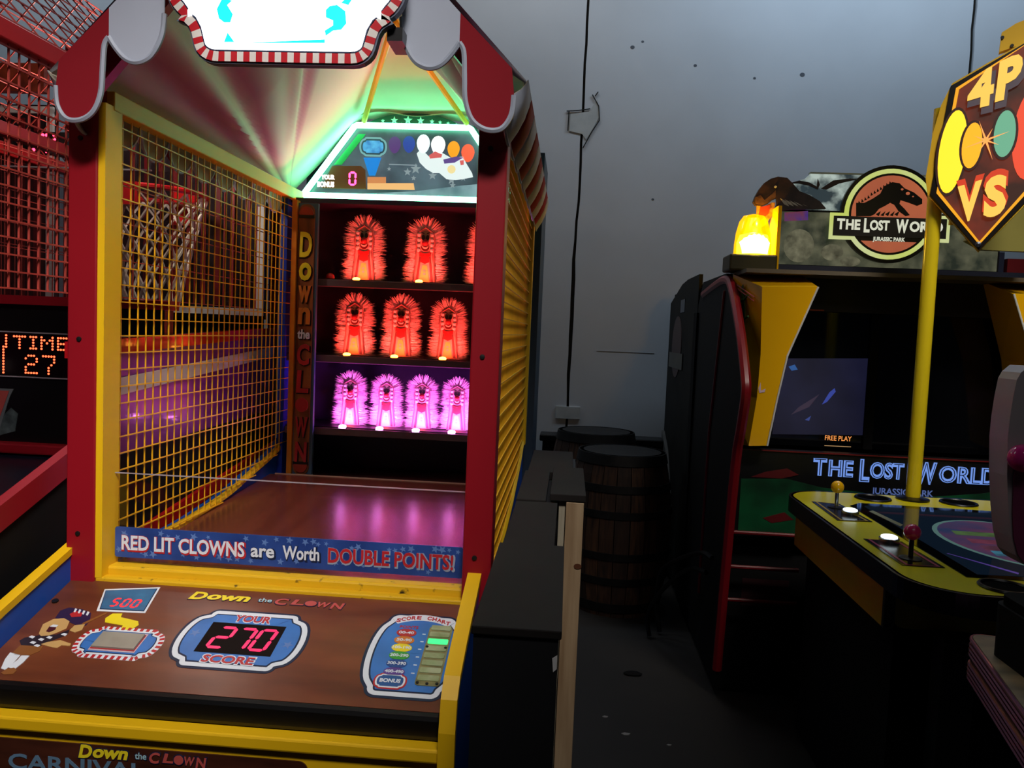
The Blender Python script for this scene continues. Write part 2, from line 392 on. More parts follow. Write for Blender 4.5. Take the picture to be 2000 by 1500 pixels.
# front lip, acrylic shield and strip sign
B('front_lip', M['yels'], G, -1.2, -.24, 1.985, 2.03, .84, .893, bev=.006)
B('front_lip_step', M['yels'], G, -1.2, -.24, 1.955, 1.985, .845, .872, bev=.004)
sh = B('shield', M['acr'], G, -1.185, -.245, 2.012, 2.016, .893, 1.135)
B('shield_edge', mat('acrylic_edge', '#9a8f98', .3), sh, -1.185, -.245, 2.0115, 2.0165, 1.135, 1.1375)
FS = front(2.008)
st = MB().poly(FS, rrect(-1.178, -.248, .912, .993, .006), -.003, 0).build('strip_sign', mat('strip_blue', '#33529c', .35, col2='#1c3370', scale=9), G)
starm = mat('faded_star_print', '#5f80bd', .4)
sm = MB(); random.seed(5)
for i in range(46):
    r = random.uniform(.005, .012); sm.poly(FS, star(-1.17+i*.0202+random.uniform(-.006, .006), random.choice((random.uniform(.923, .935), random.uniform(.973, .985))), r, random.uniform(0, 1)), .0002, .0006)
tag(sm.build('star_print', starm, st), kind='stuff')
for body, px0, px1, py, h, mm, sx in (('RED LIT CLOWNS', 238, 478, 1067, .040, M['wprint'], 'r'), ('are', 490, 536, 1076, .025, M['wprint'], 'n'), ('Worth', 552, 624, 1081, .036, M['wprint'], 'n'), ('DOUBLE POINTS!', 641, 886, 1088, .040, M['rprint'], 'w')):
    (xa, za), (xb, zb) = on(FS, [(px0, py), (px1, py)])
    cy = .952 if body != 'are' else .947
    MB().text(FS, body, (xa+xb)/2+.002, cy-.002, xb-xa+.006, h+.006, bold=.05, h0=.0006, ext=.0004).build('lettering_shadow', M['rprint'] if sx == 'r' else (M['bdark'] if sx == 'n' else MATS.get('wshadow') or mat('wshadow', '#9aa6bd', .4)), st)
    MB().text(FS, body, (xa+xb)/2, cy, xb-xa, h, bold=.025, h0=.0011, ext=.0005).build('lettering', mm, st)
# control panel
FP = frame((0, 1.6, .755), (1, 0, 0), (0, .35, .105))
PL = .3654
cp = MB().poly(FP, [(-1.262, 0), (-.224, 0), (-.224, PL+.02), (-1.262, PL+.02)], -.02, 0).build('control_panel', M['wood'], G)
B('black_bumper', M['black'], G, -1.262, -.224, 1.585, 1.63, .697, .754, bev=.012)
B('front_ledge', M['yel'], G, -1.262, -.224, 1.555, 1.62, .668, .697, bev=.005)
fb = B('front_board', M['yel'], G, -1.262, -.224, 1.57, 1.61, .05, .668)
FB = front(1.57)
art = MB().poly(FB, rrect(-1.255, -.50, .30, .645, .02), 0, .003).build('art_panel', mat('brown_art', '#4a2418', .35, col2='#1e0e0a', scale=5, stretch=(1, 1, 5)), fb)
def title(F, par, x0, x1, cy, h, h0):
    w_ = x1-x0
    for grow, mats in ((.004, (M['bdark'],)*3), (0, (M['ypr'], mat('paleblue_print', '#a8cdd8', .4), M['rpale']))):
        hh = h0 if grow else h0+.0006
        MB().text(F, 'D', x0+w_*.05, cy, w_*.11+grow, h*1.05+grow, bold=.04, shear=.2, h0=hh).text(F, 'own', x0+w_*.25, cy-h*.08, w_*.28+grow, h*.72+grow, bold=.04, shear=.2, h0=hh).build('title_lettering', mats[0], par)
        MB().text(F, 'the', x0+w_*.49, cy-h*.02, w_*.09+grow, h*.5+grow, bold=.01, h0=hh).build('title_lettering', mats[1], par)
        mb = MB()
        for ch, fx, dy, k in (('C', .60, 0, 1.0), ('L', .705, .06, .85), ('W', .875, -.04, .8), ('N', .965, -.1, .95)):
            mb.text(F, ch, x0+w_*fx, cy+dy*h-h*.08, w_*.085+grow, h*.85*k+grow, bold=.03, shear=.15, h0=hh)
        mb.poly(F, ell(x0+w_*.79, cy-h*.08, w_*.038+grow/2, h*.36+grow/2, 20), hh, hh+.0012)
        mb.build('title_lettering', mats[2], par)
(tx0, ty0), (tx1, ty1), = on(FP, [(372, 1166), (672, 1180)])
title(FP, cp, tx0, tx1, (ty0+ty1)/2, .030, .0004)
(tx0, ty0), (tx1, ty1), = on(front(1.567), [(155, 1470), (402, 1482)])
title(front(1.567), art, tx0, tx1, (ty0+ty1)/2, .028, .0004)
MB().text(front(1.567), 'CARNIVAL', -1.0, .596, .30, .034, bold=.02, h0=.0005).build('lettering', mat('paleblue_print2', '#5f7f9a', .4), art)
# score plaque
def plq(cx, cy, w_, h_, top, par):
    P = plaque(cx, cy, w_, h_, top)
    a = MB().poly(FP, inset(P, -.007), 0, .0008).build('plaque', M['bdark'], par)
    MB().poly(FP, P, 0, .0016).build('plaque_border', M['wprint'], a)
    MB().poly(FP, inset(P, .0125), 0, .0022).build('plaque_line', M['bdark'], a)
    MB().poly(FP, inset(P, .0165), 0, .0028).build('plaque_field', M['bprint'], a)
    return a
[(xa, sa), (xb, sb), (xc, sc_), (xd, sd)] = on(FP, [(340, 1255), (600, 1245), (475, 1197), (450, 1307)])
pcx, pcy = (xa+xb)/2, (sc_+sd)/2
pq = plq(pcx, pcy, xb-xa, sc_-sd, .62, cp)
ph = sc_-sd; pw = xb-xa
wn = MB().poly(FP, [(pcx-pw*.30, pcy-ph*.27), (pcx+pw*.30, pcy-ph*.27), (pcx+pw*.30, pcy+ph*.27), (pcx-pw*.30, pcy+ph*.27)], 0, .0034).build('score_window', M['ledc'], pq)
db = MB(); digits(db, FP, '270', pcx+.004, pcy, ph*.36, pw*.165, th=.12, slant=.12, h0=.0034, h1=.0042); db.build('digit', M['ledp'], pq)
for body, k, ww in (('YOUR', .37, .30), ('SCORE', -.37, .40)):
    MB().text(FP, body, pcx, pcy+ph*k, pw*ww+.006, ph*.135+.005, bold=.06, h0=.0028, ext=.0004).build('lettering_shadow', M['wprint'], pq)
    MB().text(FP, body, pcx, pcy+ph*k, pw*ww, ph*.125, bold=.03, h0=.0033, ext=.0005).build('lettering', M['rprint'], pq)
for sx in (-1, 1):
    MB().poly(FP, star(pcx+sx*pw*.385, pcy-.01*sx, .014, .3), .0028, .0032).build('star', starm, pq)
# score chart plaque
[(xa, sa), (xb, sb), (xc, sc_), (xd, sd)] = on(FP, [(658, 1310), (892, 1240), (775, 1202), (755, 1360)])
qcx, qcy, qw, qh = -.322, (sc_+sd)/2, .215, sc_-sd
pc = plq(qcx, qcy, qw, qh, .55, cp)
tb = MB()
for i, ch in enumerate('SCORE CHART'):
    if ch == ' ': continue
    a = radians(125-70*i/10); tb.text(FP, ch, qcx+cos(a)*.105, qcy+qh*.5-.092+sin(a)*.085, .011, .014, bold=.04, h0=.0033, ext=.0004)
MB().poly(FP, arc(qcx, qcy+qh*.5-.092, .116, .096, 130, 50, 12)+arc(qcx, qcy+qh*.5-.092, .094, .074, 50, 130, 12), .0016, .0033).build('chart_banner', M['wprint'], pc)
tb.build('lettering', M['rprint'], pc)
MB().text(FP, 'POINTS', qcx-.03, qcy+qh*.335, .045, .010, bold=.02, h0=.0028).build('lettering', M['rprint'], pc)
for i, (t_, mm) in enumerate((('00-40', M['rprint']), ('50-90', M['opr']), ('100-190', M['ypr']), ('200-290', M['gpr']), ('300-390', mat('blue2', '#2a4a8c', .4)), ('400-490', M['ppr']))):
    y_ = qcy+qh*(.255-.098*i); x_ = qcx-.032
    bl = MB().poly(FP, ell(x_, y_, .024, qh*.052, 18), .0028, .004).build('points_bubble', mm, pc)
    MB().text(FP, t_, x_, y_, .036 if len(t_) < 6 else .042, .010, bold=.03, h0=.0041).build('lettering', M['wprint'], pc)
    MB().poly(FP, rrect(qcx+.006, qcx+.014, y_-.002, y_+.001, .001), .0028, .0034).build('tick', M['wprint'], pc)
bn = plaque(qcx-.034, qcy-qh*.345, .066, qh*.15, .6)
MB().poly(FP, inset(bn, -.004), .0028, .0036).build('bonus_badge_edge', M['rprint'], pc)
MB().poly(FP, bn, .0028, .0040).build('bonus_badge_edge', M['wprint'], pc)
MB().poly(FP, inset(bn, .004), .0028, .0044).build('bonus_badge', mat('blue3', '#27528f', .4), pc)
MB().text(FP, 'BONUS', qcx-.034, qcy-qh*.345, .046, .012, bold=.04, h0=.0045).build('lettering', M['wprint'], pc)
# ticket meter window with lit green lamps
mx0, mx1 = qcx+.020, qcx+.075; my0, my1 = qcy-qh*.37, qcy+qh*.36
tm = MB().poly(FP, rrect(mx0, mx1, my0, my1, .008), .0028, .0045).build('meter_window', mat('meter_olive', '#8a8458', .3, col2='#5d5a38', scale=30), pc)
for i in range(8):
    y_ = my0+(my1-my0)*(.07+.123*i)
    lit = i == 5
    MB().poly(FP, rrect(mx0+.004, mx1-.004, y_, y_+(my1-my0)*.085, .003), .0045, .0062).build('meter_lamp', glow('meter_green', (.05, 1.0, .25), 1.3) if lit else mat('meter_pale', '#a5ad8a', .3, col2='#7c8a5a', scale=25), pc)
for x_, y_ in ((mx0+.006, my0+.006), (mx1-.006, my0+.006), (mx0+.006, my0+(my1-my0)*.62), (mx1-.006, my0+(my1-my0)*.62), ((mx0+mx1)/2, my0+.004)):
    MB().poly(FP, ell(x_, y_, .0035, .0035, 10), .006, .0072).build('meter_screw', M['screw'], pc)
# bonus display
bq = [Vector(p) for p in on(FP, [(190, 1193), (205, 1152), (312, 1148), (283, 1197)])]
bp = [tuple(v) for v in bq]
bo = MB().poly(FP, inset(bp, -.002), 0, .0008).build('bonus_display', M['wprint'], cp)
MB().poly(FP, inset(bp, .006), 0, .0014).build('bonus_border', M['bdark'], bo)
MB().poly(FP, inset(bp, .009), 0, .0020).build('bonus_field', mat('teal_print', '#2f6f9a', .35, col2='#234e78', scale=20), bo)
bc = on(FP, [(246, 1179)])[0]
db = MB(); digits(db, FP, '500', bc[0], bc[1], .030, .026, th=.17, slant=.05, h0=.002, h1=.0028); db.build('digit', M['led'], bo)
# start button plaque with striped rim
[(xa, sa), (xb, sb), (xc, sc_), (xd, sd)] = on(FP, [(136, 1266), (324, 1250), (240, 1226), (215, 1288)])
scx, scy, sw, shh = (xa+xb)/2, (sc_+sd)/2, xb-xa, (sc_-sd)
sp = plaque(scx, scy, sw, shh, .62)
so = MB().poly(FP, sp, 0, .0006).build('start_badge', M['wprint'], cp)
rp = resample(sp, .0075); ri = inset(rp, .011)
for i in range(0, len(rp), 2):
    j = (i+1) % len(rp); MB().poly(FP, [rp[i], rp[j], ri[j], ri[i]], .0006, .0014).build('rim_stripe', M['rprint'], so)
MB().poly(FP, inset(sp, .011), 0, .0018).build('badge_ring', M['wprint'], so)
MB().poly(FP, inset(sp, .0165), 0, .0024).build('badge_line', M['bdark'], so)
MB().poly(FP, inset(sp, .0185), 0, .0030).build('badge_field', M['bprint'], so)
b1 = [(scx-sw*.27, scy-shh*.30), (scx+sw*.27, scy-shh*.30), (scx+sw*.27, scy+shh*.30), (scx-sw*.27, scy+shh*.30)]
MB().poly(FP, b1, 0, .0042).build('button_frame', mat('pinkish_print', '#c9b3bd', .4), so)
MB().poly(FP, inset(b1, .005), 0, .0052).build('button_line', M['rprint'], so)
MB().poly(FP, inset(b1, .008), 0, .010).build('start_button', M['grey'], so)
MB().poly(FP, on(FP, [(220, 1199), (239, 1199), (236, 1206), (270, 1214), (271, 1221), (256, 1231), (236, 1230), (240, 1222), (205, 1216), (206, 1208)]), 0, .0012).build('arrow', M['ypr'], cp)
# printed showman pointing at the button
man = MB().poly(FP, on(FP, [(108, 1207), (118, 1193), (135, 1187), (160, 1190), (178, 1198), (176, 1212), (168, 1222), (150, 1222), (128, 1212)]), 0, .0008).build('printed_showman', mat('purple_hat', '#2a1c44', .4), cp)
def art_(nm, m_, pts, h1): MB().poly(FP, on(FP, pts), 0, h1).build(nm, m_, man)
art_('hat_band', M['rprint'], [(136, 1200), (148, 1194), (162, 1198), (158, 1205), (140, 1206)], .0012)
for i in range(4): art_('hat_stripe', M['wprint'], [(147+i*8, 1189+i*2), (151+i*8, 1190+i*2), (147+i*8.2, 1197+i*2), (144+i*8, 1196+i*2)], .0014)
art_('face', M['skin'], [(76, 1238), (84, 1220), (104, 1210), (125, 1208), (136, 1214), (130, 1228), (116, 1234), (96, 1242), (80, 1243)], .0012)
art_('mouth', mat('dark_mouth', '#4a1420', .4), [(90, 1234), (97, 1224), (112, 1221), (108, 1231), (96, 1236)], .0016)
art_('teeth', M['wprint'], [(97, 1225), (104, 1221), (114, 1222), (110, 1226)], .002)
art_('jacket', mat('dark_jacket', '#241826', .5), [(38, 1252), (48, 1246), (78, 1241), (110, 1240), (136, 1230), (132, 1240), (100, 1252), (78, 1262), (44, 1266)], .001)
for x, y in ((62, 1245), (64, 1256), (96, 1246), (125, 1240), (72, 1262), (80, 1250)): art_('collar_spot', M['wprint'], [(x-6, y), (x, y-3), (x+7, y-1), (x+2, y+3)], .0015)
art_('arm', M['skin'], [(80, 1259), (92, 1255), (118, 1251), (139, 1258), (136, 1262), (120, 1261), (112, 1266), (102, 1265)], .0014)
art_('hand', M['skin'], [(136, 1232), (146, 1222), (166, 1220), (160, 1231), (146, 1236)], .0014)
art_('cane', M['brn'], [(160, 1218), (208, 1196), (210, 1198), (163, 1221)], .001)
art_('breeches', M['brn'], [(24, 1276), (40, 1261), (84, 1263), (78, 1272), (60, 1280), (30, 1280)], .0012)
art_('stocking', M['wprint'], [(2, 1306), (10, 1288), (20, 1275), (40, 1280), (26, 1296), (10, 1309)], .0012)
art_('stocking', M['wprint'], [(16, 1304), (34, 1290), (42, 1281), (58, 1281), (46, 1294), (28, 1308)], .0014)
art_('shoe', M['brn'], [(2, 1315), (12, 1308), (28, 1305), (33, 1310), (26, 1317), (8, 1318)], .0015)
for x, y in ((108, 1175),): MB().poly(FP, ell(*on(FP, [(x, y)])[0], .008, .008, 12), 0, .004).build('panel_bolt', M['screw'], cp)
# cheeks either side of the panel with yellow edging
for xa, xb in ((-1.285, -1.262), (-.224, -.196)):
    prof = [(2.0, .955), (1.70, .868), (1.60, .832), (1.565, .80), (1.55, .74), (1.55, 0), (2.0, 0)]
    MB().poly(side(xa+.001), prof, 0, xb-xa-.002).build('cheek', M['blue'], G)
    tr = MB(); e = [Vector(p) for p in prof[:6]]; nr = []
    for k in range(6):
        t = (e[min(k+1, 5)]-e[max(k-1, 0)]).normalized(); nr.append(Vector((t.y, -t.x)) if k else Vector((-.28, .96)))
    nr = [n if (n.y > .2 or n.x < 0) else -n for n in nr]
    tr.poly(side(xa-.003), [tuple(p+n*.006) for p, n in zip(e, nr)]+[tuple(p-n*.012) for p, n in list(zip(e, nr))[::-1]], 0, xb-xa+.006)
    tr.build('cheek_trim', M['yel'], G)
# shelf cavity
cav = mat('violet_lit_board', '#2a1a40', .5, vary=.2)  # violet ambience of the target lamps is painted into the board colour
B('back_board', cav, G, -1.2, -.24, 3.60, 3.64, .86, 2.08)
B('cavity_floor', mat('dark_red_board', '#3a0f12', .5), G, -1.2, -.24, 3.228, 3.60, .87, .90)
for a, b in ((-1.225, -1.2), (-.24, -.215)): B('cavity_side', mat('cavity_blue', '#0c2fa0', .45), G, a, b, 3.3, 3.60, .9, 2.08)
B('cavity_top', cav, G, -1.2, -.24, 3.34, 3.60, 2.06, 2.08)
for z in (1.745, 1.425, 1.115):
    s_ = B('shelf', M['black'], G, -1.2, -.24, 3.34, 3.60, z-.022, z)
    B('shelf_lip', mat('lip_gloss', '#6a5460', .25), s_, -1.2, -.24, 3.322, 3.339, z-.035, z-.004, bev=.003)
B('rear_housing', mat('slate_side', '#2c3e50', .5), G, -1.24, -.15, 3.645, 4.1, .1, 2.36)
# lettered side pillars
pil = mat('pillar_wood', '#a8622f', .4, col2='#5a2c18', scale=6, stretch=(3, 3, .6))
for k, xa in enumerate((-1.15, -.325)):
    xb = xa+.083; F_ = front(3.29)
    p_ = B('pillar', mat('pillar_back', '#44607a', .4), G, xa, xb, 3.29, 3.31, .905, 2.05)
    MB().poly(F_, rrect(xa+.004, xb-.012, .91, 2.045, .03), 0, .006).build('pillar_front', pil, p_)
    for z in (2.0, .955):
        MB().poly(F_, arc((xa+xb)/2-.004, z, .03, .035, 0, 180) if z > 1.5 else arc((xa+xb)/2-.004, z, .03, .035, 180, 360), .006, .012).build('pillar_cap', mat('cap_red', '#a03324', .4), p_)
        MB().poly(F_, rrect(xa+.004, xb-.012, z-.012 if z > 1.5 else z-.004, z+.004 if z > 1.5 else z+.012, .003), .006, .01).build('pillar_band', M['black'], p_)
    z = 1.93
    for i, (ch, hh, mm) in enumerate((('D', .105, M['ypr']), ('o', .075, M['ypr']), ('w', .07, M['opr']), ('n', .07, M['opr']), ('the', .04, M['wprint']), ('C', .09, M['rprint']), ('L', .095, M['rprint']), ('@', .06, M['rprint']), ('W', .085, M['rprint']), ('N', .085, M['rprint']))):
        c_ = (xa+xb)/2-.004; zz = z-hh/2
        if ch == '@': MB().poly(F_, ell(c_, zz, .027, .03, 18), .007, .014).build('pillar_letter', mm, p_)
        else:
            MB().text(F_, ch, c_+.003, zz-.003, .058, hh+.004, bold=.06, shear=.05, h0=.006, ext=.002).build('pillar_letter_edge', M['black'], p_)
            MB().text(F_, ch, c_, zz, .052, hh, bold=.03, shear=.05, h0=.008, ext=.004).build('pillar_letter', mm, p_)
        z -= hh+.021
    B('pillar_strip', mat('orange_strip', '#d07a18', .35), G, xa-.02 if k == 0 else xb, xa if k == 0 else xb+.02, 3.27, 3.31, .905, 2.06)
MB().ball((-1.03, 3.36, 1.75), .02, 10, 6).build('red_lamp_dome', M['redl'], G, smooth=True)

# clown targets ------------------------------------------------------
fur = mat('pink_plush', '#f7dce2', .8, vary=.1, scale=30)
ctan = mat('clown_body', '#d9a9a0', .6, vary=.08, scale=30)
def clown_mesh(seed):
    """1 m tall target, base at the origin, facing -Y"""
    random.seed(seed); mb = MB(); F = front(0)
    def hw(z):   # half width of the board
        if z < .55: return .19-.045*(z/.55)
        return .155*sqrt(max(0, 1-((z-.62)/.25)**2)) if z > .62 else .15
    zs = [i*.87/30 for i in range(31)]
    out = [(hw(z), z) for z in zs]+[(-hw(z), z) for z in zs[::-1]]
    mb.poly(F, out, -.05, .02)
    path = resample(out, .0052)
    P = [Vector(p) for p in path]; n = len(P)
    for lay in range(3):
        for i in range(n):
            p = P[i]
            if p.y < .012: continue
            t = (P[(i+2) % n]-P[i-2]).normalized(); nn = Vector((t.y, -t.x)); nn = nn if nn.dot(p-Vector((0, .5))) > 0 else -nn
            waist = .62 if .30 < p.y < .47 and random.random() < .75 else 1
            L = (.185 if p.y < .8 else .15)*random.uniform(.65, 1.08)*waist*(1-.12*lay)
            d = (nn+Vector((random.uniform(-.25, .25), random.uniform(-.25, .25)))).normalized()
            y0 = random.uniform(-.03, .05); y1 = y0+random.uniform(-.09, .09); q = p-nn*.02
            wd = t*.0062
            e = q+d*(L+.02); zb = max(e.y, .008)
            mb.add([(q.x-wd.x, y0, q.y-wd.y), (q.x+wd.x, y0, q.y+wd.y), (e.x+wd.x*.5, y1, zb), (e.x-wd.x*.5, y1, zb)], [(0, 1, 2, 3)])
    return mb
def clown(seed):
    mb = clown_mesh(seed)
    o = mb.build('clown_target', fur, G, org=Vector((0, 0, 0)), recalc=False)
    F = front(-.022); Z0 = Vector((0, 0, 0))
    def part(nm, m_, pts, h0, h1): MB().poly(F, pts, h0, h1).build(nm, m_, o, org=Z0)
    part('body_board', ctan, [(.15, 0), (.125, .3), (.10, .5), (.12, .62)]+arc(0, .68, .125, .15, 0, 180, 14)+[(-.12, .62), (-.10, .5), (-.125, .3), (-.15, 0)], 0, .012)
    for s in (-1, 1):
        MB().tube([(s*x, -.04, z) for x, z in ((.165, .01), (.14, .28), (.13, .5), (.145, .62), (.115, .76), (.0, .835))], .012, 6).build('piping', mat('clown_piping', '#b87a78', .6), o, smooth=True, org=Z0)
        part('coat_side', mat('clown_coat', '#6a3a3a', .6), [(s*.06, .40), (s*.085, .40), (s*.135, .01), (s*.095, .01)], .012, .02)
        for k in range(4): MB().ball((s*.10, -.03, .50+k*.075), .035, 8, 6).build('hair_curl', fur, o, smooth=True, org=Z0)
    part('forehead', mat('clown_face_unlit', '#8d8670', .6), arc(0, .70, .075, .09, 0, 180, 12)+[(-.06, .66), (.06, .66)], .012, .022)  # olive grey painted in for the face beyond the red lamp's reach
    for s in (-1, 1):
        part('eye', mat('clown_eye', '#20201c', .5), ell(s*.034, .685, .026, .04, 12), .022, .03)
        part('eyebrow', MATS['clown_eye'], [(s*.015, .735), (s*.07, .755), (s*.066, .77), (s*.02, .75)], .022, .028)
    MB().ball((0, -.06, .605), .05, 12, 8).build('nose', mat('clown_nose', '#a8202a', .35), o, smooth=True, org=Z0)
    part('mouth', mat('clown_mouth', '#58181c', .5), arc(0, .55, .065, .07, 180, 360, 12), .012, .022)
    part('smile', M['white'], arc(0, .56, .05, .045, 200, 340, 8)+arc(0, .565, .045, .025, 340, 200, 8), .022, .03)
    part('bow_tie', mat('clown_bow', '#9c2024', .5), [(-.085, .47), (-.01, .445), (.01, .445), (.085, .47), (.085, .40), (.01, .425), (-.01, .425), (-.085, .40)], .012, .03)
    part('vest', MATS['clown_bow'], [(-.06, .42), (.06, .42), (.07, .32), (0, .29), (-.07, .32)], .012, .02)
    part('apron', mat('apron_lamplit_yellow', '#f2cf60', .6), [(-.035, .27), (.035, .27), (.085, .01), (-.085, .01)], .012, .02)  # yellow of the overexposed lamp light is painted into the apron
    for z in (.14, .19): part('button', ctan, ell(0, z, .02, .016, 12), .02, .028)
    return o
protos = [clown(11), clown(12), clown(13)]
rows = [(1.745, .285, [-.906, -.638, -.37], 'r'), (1.425, .268, [-.938, -.733, -.526, -.32], 'r'), (1.115, .232, [-.948, -.787, -.630, -.476, -.325], 'm')]
ledr = glow('target_led_orange', (1.0, .35, .04), 14); ledm = glow('target_led_magenta', (1.0, .28, 1.0), 60)
used = set(); n_ = 0
for z, h, xs, col in rows:
    for x in xs:
        k = n_ % 3; off = Vector((x, 3.44, z))-G.location
        if k not in used: o = protos[k]; used.add(k); o.location = off; o.scale = (h,)*3
        else: o = dup_part(protos[k], G, (0, 0, 0)); o.location = off; o.scale = (h*random.uniform(.97, 1.03),)*3
        n_ += 1
        c = MB().lathe([(.016, 0), (.016, .006), (.011, .010), (.002, .012)], (x-.006, 3.345, z-.002), 14).build('target_lamp', ledr if col == 'r' else ledm, G, smooth=True)
        if col == 'r': light('target_lamp_light', 'SPOT', (x, 3.352, z+.012), 4.6, (1.0, .055, .04), .012, aim=(x, 3.47, z+.20), spot=radians(150), blend=.8)
        else: light('target_lamp_light', 'SPOT', (x, 3.352, z+.012), 4.6, (1.0, .13, .92), .012, aim=(x, 3.47, z+.16), spot=radians(155), blend=.8)
for y_ in (3.42,):
    pass

# backlit score panel ------------------------------------------------
FY = 3.46; F = front(FY)
trap = [(-1.17, 2.105), (-.955, 2.405), (-.475, 2.405), (-.26, 2.105)]
pb = MB().poly(F, [(-1.21, 2.08), (-.985, 2.425), (-.445, 2.425), (-.22, 2.08)], -.14, -.002).build('score_panel', M['dsteel'], G)
MB().poly(F, trap, -.002, 0).build('panel_art', glow('night_art', (.10, .16, .20), .9, col2=(.02, .03, .05), scale=5, thresh=(.35, .7)), pb)
MB().poly(F, [(-.98, 2.12), (-.50, 2.12), (-.38, 2.12), (-.275, 2.12), (-.33, 2.19), (-.5, 2.17), (-.7, 2.14)], 0, .001).build('cloud', glow('pale_cloud', (.35, .55, .6), .8, col2=(.1, .2, .24), scale=8), pb)
MB().tube([(x, FY-.022, z) for x, z in ((-1.185, 2.105), (-.965, 2.405))]+[(-.955, FY-.022, 2.41), (-.47, FY-.022, 2.41)]+[(-.46, FY-.022, 2.405), (-.245, FY-.022, 2.105)], .0125, 10).build('light_tube', M['mgreen'], G, smooth=True)
MB().tube([(-1.19, FY-.022, 2.107), (-.225, FY-.022, 2.107)], .0125, 10).build('light_tube', M['mgreen'], G, smooth=True)
MB().box(-1.19, -.225, FY-.05, FY+.02, 2.062, 2.09, bev=.004).build('panel_rail', M['yel'], G)
MB().poly(front(FY+.01), [(-.96, 2.425)]+arc(-.715, 2.36, .25, .115, 145, 35, 12)+[(-.47, 2.425)], -.02, 0).build('panel_crest', mat('crest_green', '#0a3a2c', .4), pb)
for x, r in ((-.85, .009), (-.80, .017), (-.74, .02), (-.685, .017), (-.635, .011), (-.6, .009), (-.565, .008), (-.53, .008)): MB().poly(front(FY+.01), star(x, 2.444-(x+.73)**2*.35, r), 0, .001).build('crest_star', mat('pale_star', '#b8d8c0', .4), pb)

def gp(nm, m_, pts, h0, h1): return MB().poly(F, pts, h0, h1).build(nm, m_, pb)
for px, py, rx, ry, c, s in ((771, 282, 12, 15, (.10, .03, .2), .9), (799, 281, 12, 15, (.02, .06, .4), .9), (827, 280, 13, 17, (.75, 1, .95), 1.3), (856, 283, 14, 17, (1, 1, .95), 1.4), (886, 291, 12, 15, (1, .38, .01), 1.0), (914, 298, 13, 16, (1, .12, .05), 1.0)):
    (x, z) = on(F, [(px, py)])[0]; k = FY/FPX
    pts = [(x+cos(a)*rx*k*(1 if sin(a) > 0 else 1+.12*sin(a)), z+sin(a)*ry*k*(1 if sin(a) > 0 else 1.15)) for a in [2*pi*i/20 for i in range(20)]]
    gp('balloon', glow('balloon_%02d' % px, c, s), pts, .001, .0025)
mo = plaque(*on(F, [(729, 287)])[0], .105, .066, .55)
gp('medallion', glow('medal_rim', (.25, .6, .6), .7), inset(mo, -.008), .001, .002); gp('medallion', glow('medal_dark', (.02, .08, .12), .6), mo, .001, .003); gp('medallion', glow('medal_blue', (.12, .6, .95), .9, col2=(.02, .2, .6), scale=40), inset(mo, .007), .001, .004)
gp('light_beam', glow('beam_blue', (.0, .25, .8), .9), on(F, [(710, 308), (745, 308), (733, 343), (721, 343)]), .001, .002)
gp('score_box', mat('score_box_wood', '#6a3a22', .4, emit='#6a2a14', es=.25), on(F, [(630, 368), (650, 325), (706, 325), (714, 332), (716, 370)]), .001, .012)
db = MB(); (dx, dz) = on(F, [(690, 350)])[0]; digits(db, F, '0', dx, dz, .052, .03, th=.16, h0=.012, h1=.014); db.build('digit', glow('led_zero', (1.0, .05, .22), 5), pb)
(dx, dz) = on(F, [(640, 347)])[0]
MB().text(F, 'YOUR', dx+.005, dz, .060, .020, bold=.05, h0=.012).text(F, 'BONUS', dx-.004, dz-.031, .075, .024, bold=.05, h0=.012).build('lettering', glow('hot_letter', (1, .85, .75), 4), pb)
gp('stair', glow('stair_orange', (.8, .3, .1), .8), on(F, [(718, 346), (754, 346), (754, 358), (718, 358)]), .001, .003)
gp('stair', glow('stair_amber', (1.0, .55, .2), .9), on(F, [(718, 358), (808, 358), (810, 371), (718, 370)]), .001, .004)
for px, py, r in ((796, 336, .018), (812, 330, .024), (845, 343, .02), (882, 352, .02), (905, 348, .014), (760, 330, .01), (884, 362, .014), (808, 348, .012)):
    (x, z) = on(F, [(px, py)])[0]; gp('star', glow('art_star', (.35, .45, .48), .7), star(x, z, r), .001, .0016)
gp('contrail', glow('trail', (.35, .45, .5), .7), on(F, [(760, 320), (815, 322), (815, 324), (760, 322)]), .001, .0018)
# printed flying caped figure
gp('figure_outline', glow('fig_white', (.8, .92, .9), 1.0), on(F, [(814, 300), (822, 292), (832, 300), (838, 306), (850, 294), (866, 300), (880, 308), (905, 306), (910, 318), (922, 338), (924, 346), (910, 349), (890, 352), (872, 350), (858, 338), (846, 338), (832, 330), (820, 318)]), .0015, .0025)
gp('figure_cape', glow('fig_purple', (.14, .07, .32), .8), on(F, [(866, 312), (890, 306), (905, 308), (888, 318), (868, 320)]), .0025, .0035)
gp('figure_cap', glow('fig_red', (.75, .12, .12), .9), on(F, [(838, 304), (850, 296), (864, 302), (862, 308), (840, 310)]), .0025, .0035)
gp('figure_badge', glow('fig_amber', (.9, .75, .35), 1.0), ell(*on(F, [(882, 331)])[0], .018, .018, 16), .0025, .0035)
gp('figure_boot', glow('fig_red', (.75, .12, .12), .9), on(F, [(898, 314), (906, 313), (906, 322), (900, 323)]), .0025, .0035)
gp('painted_edge_glow', mat('green_strip', '#1f9a58', .3), on(F, [(652, 322), (700, 262), (715, 262), (668, 322)]), .0005, .0015)  # flat green painted as the tube's glow along the panel edge

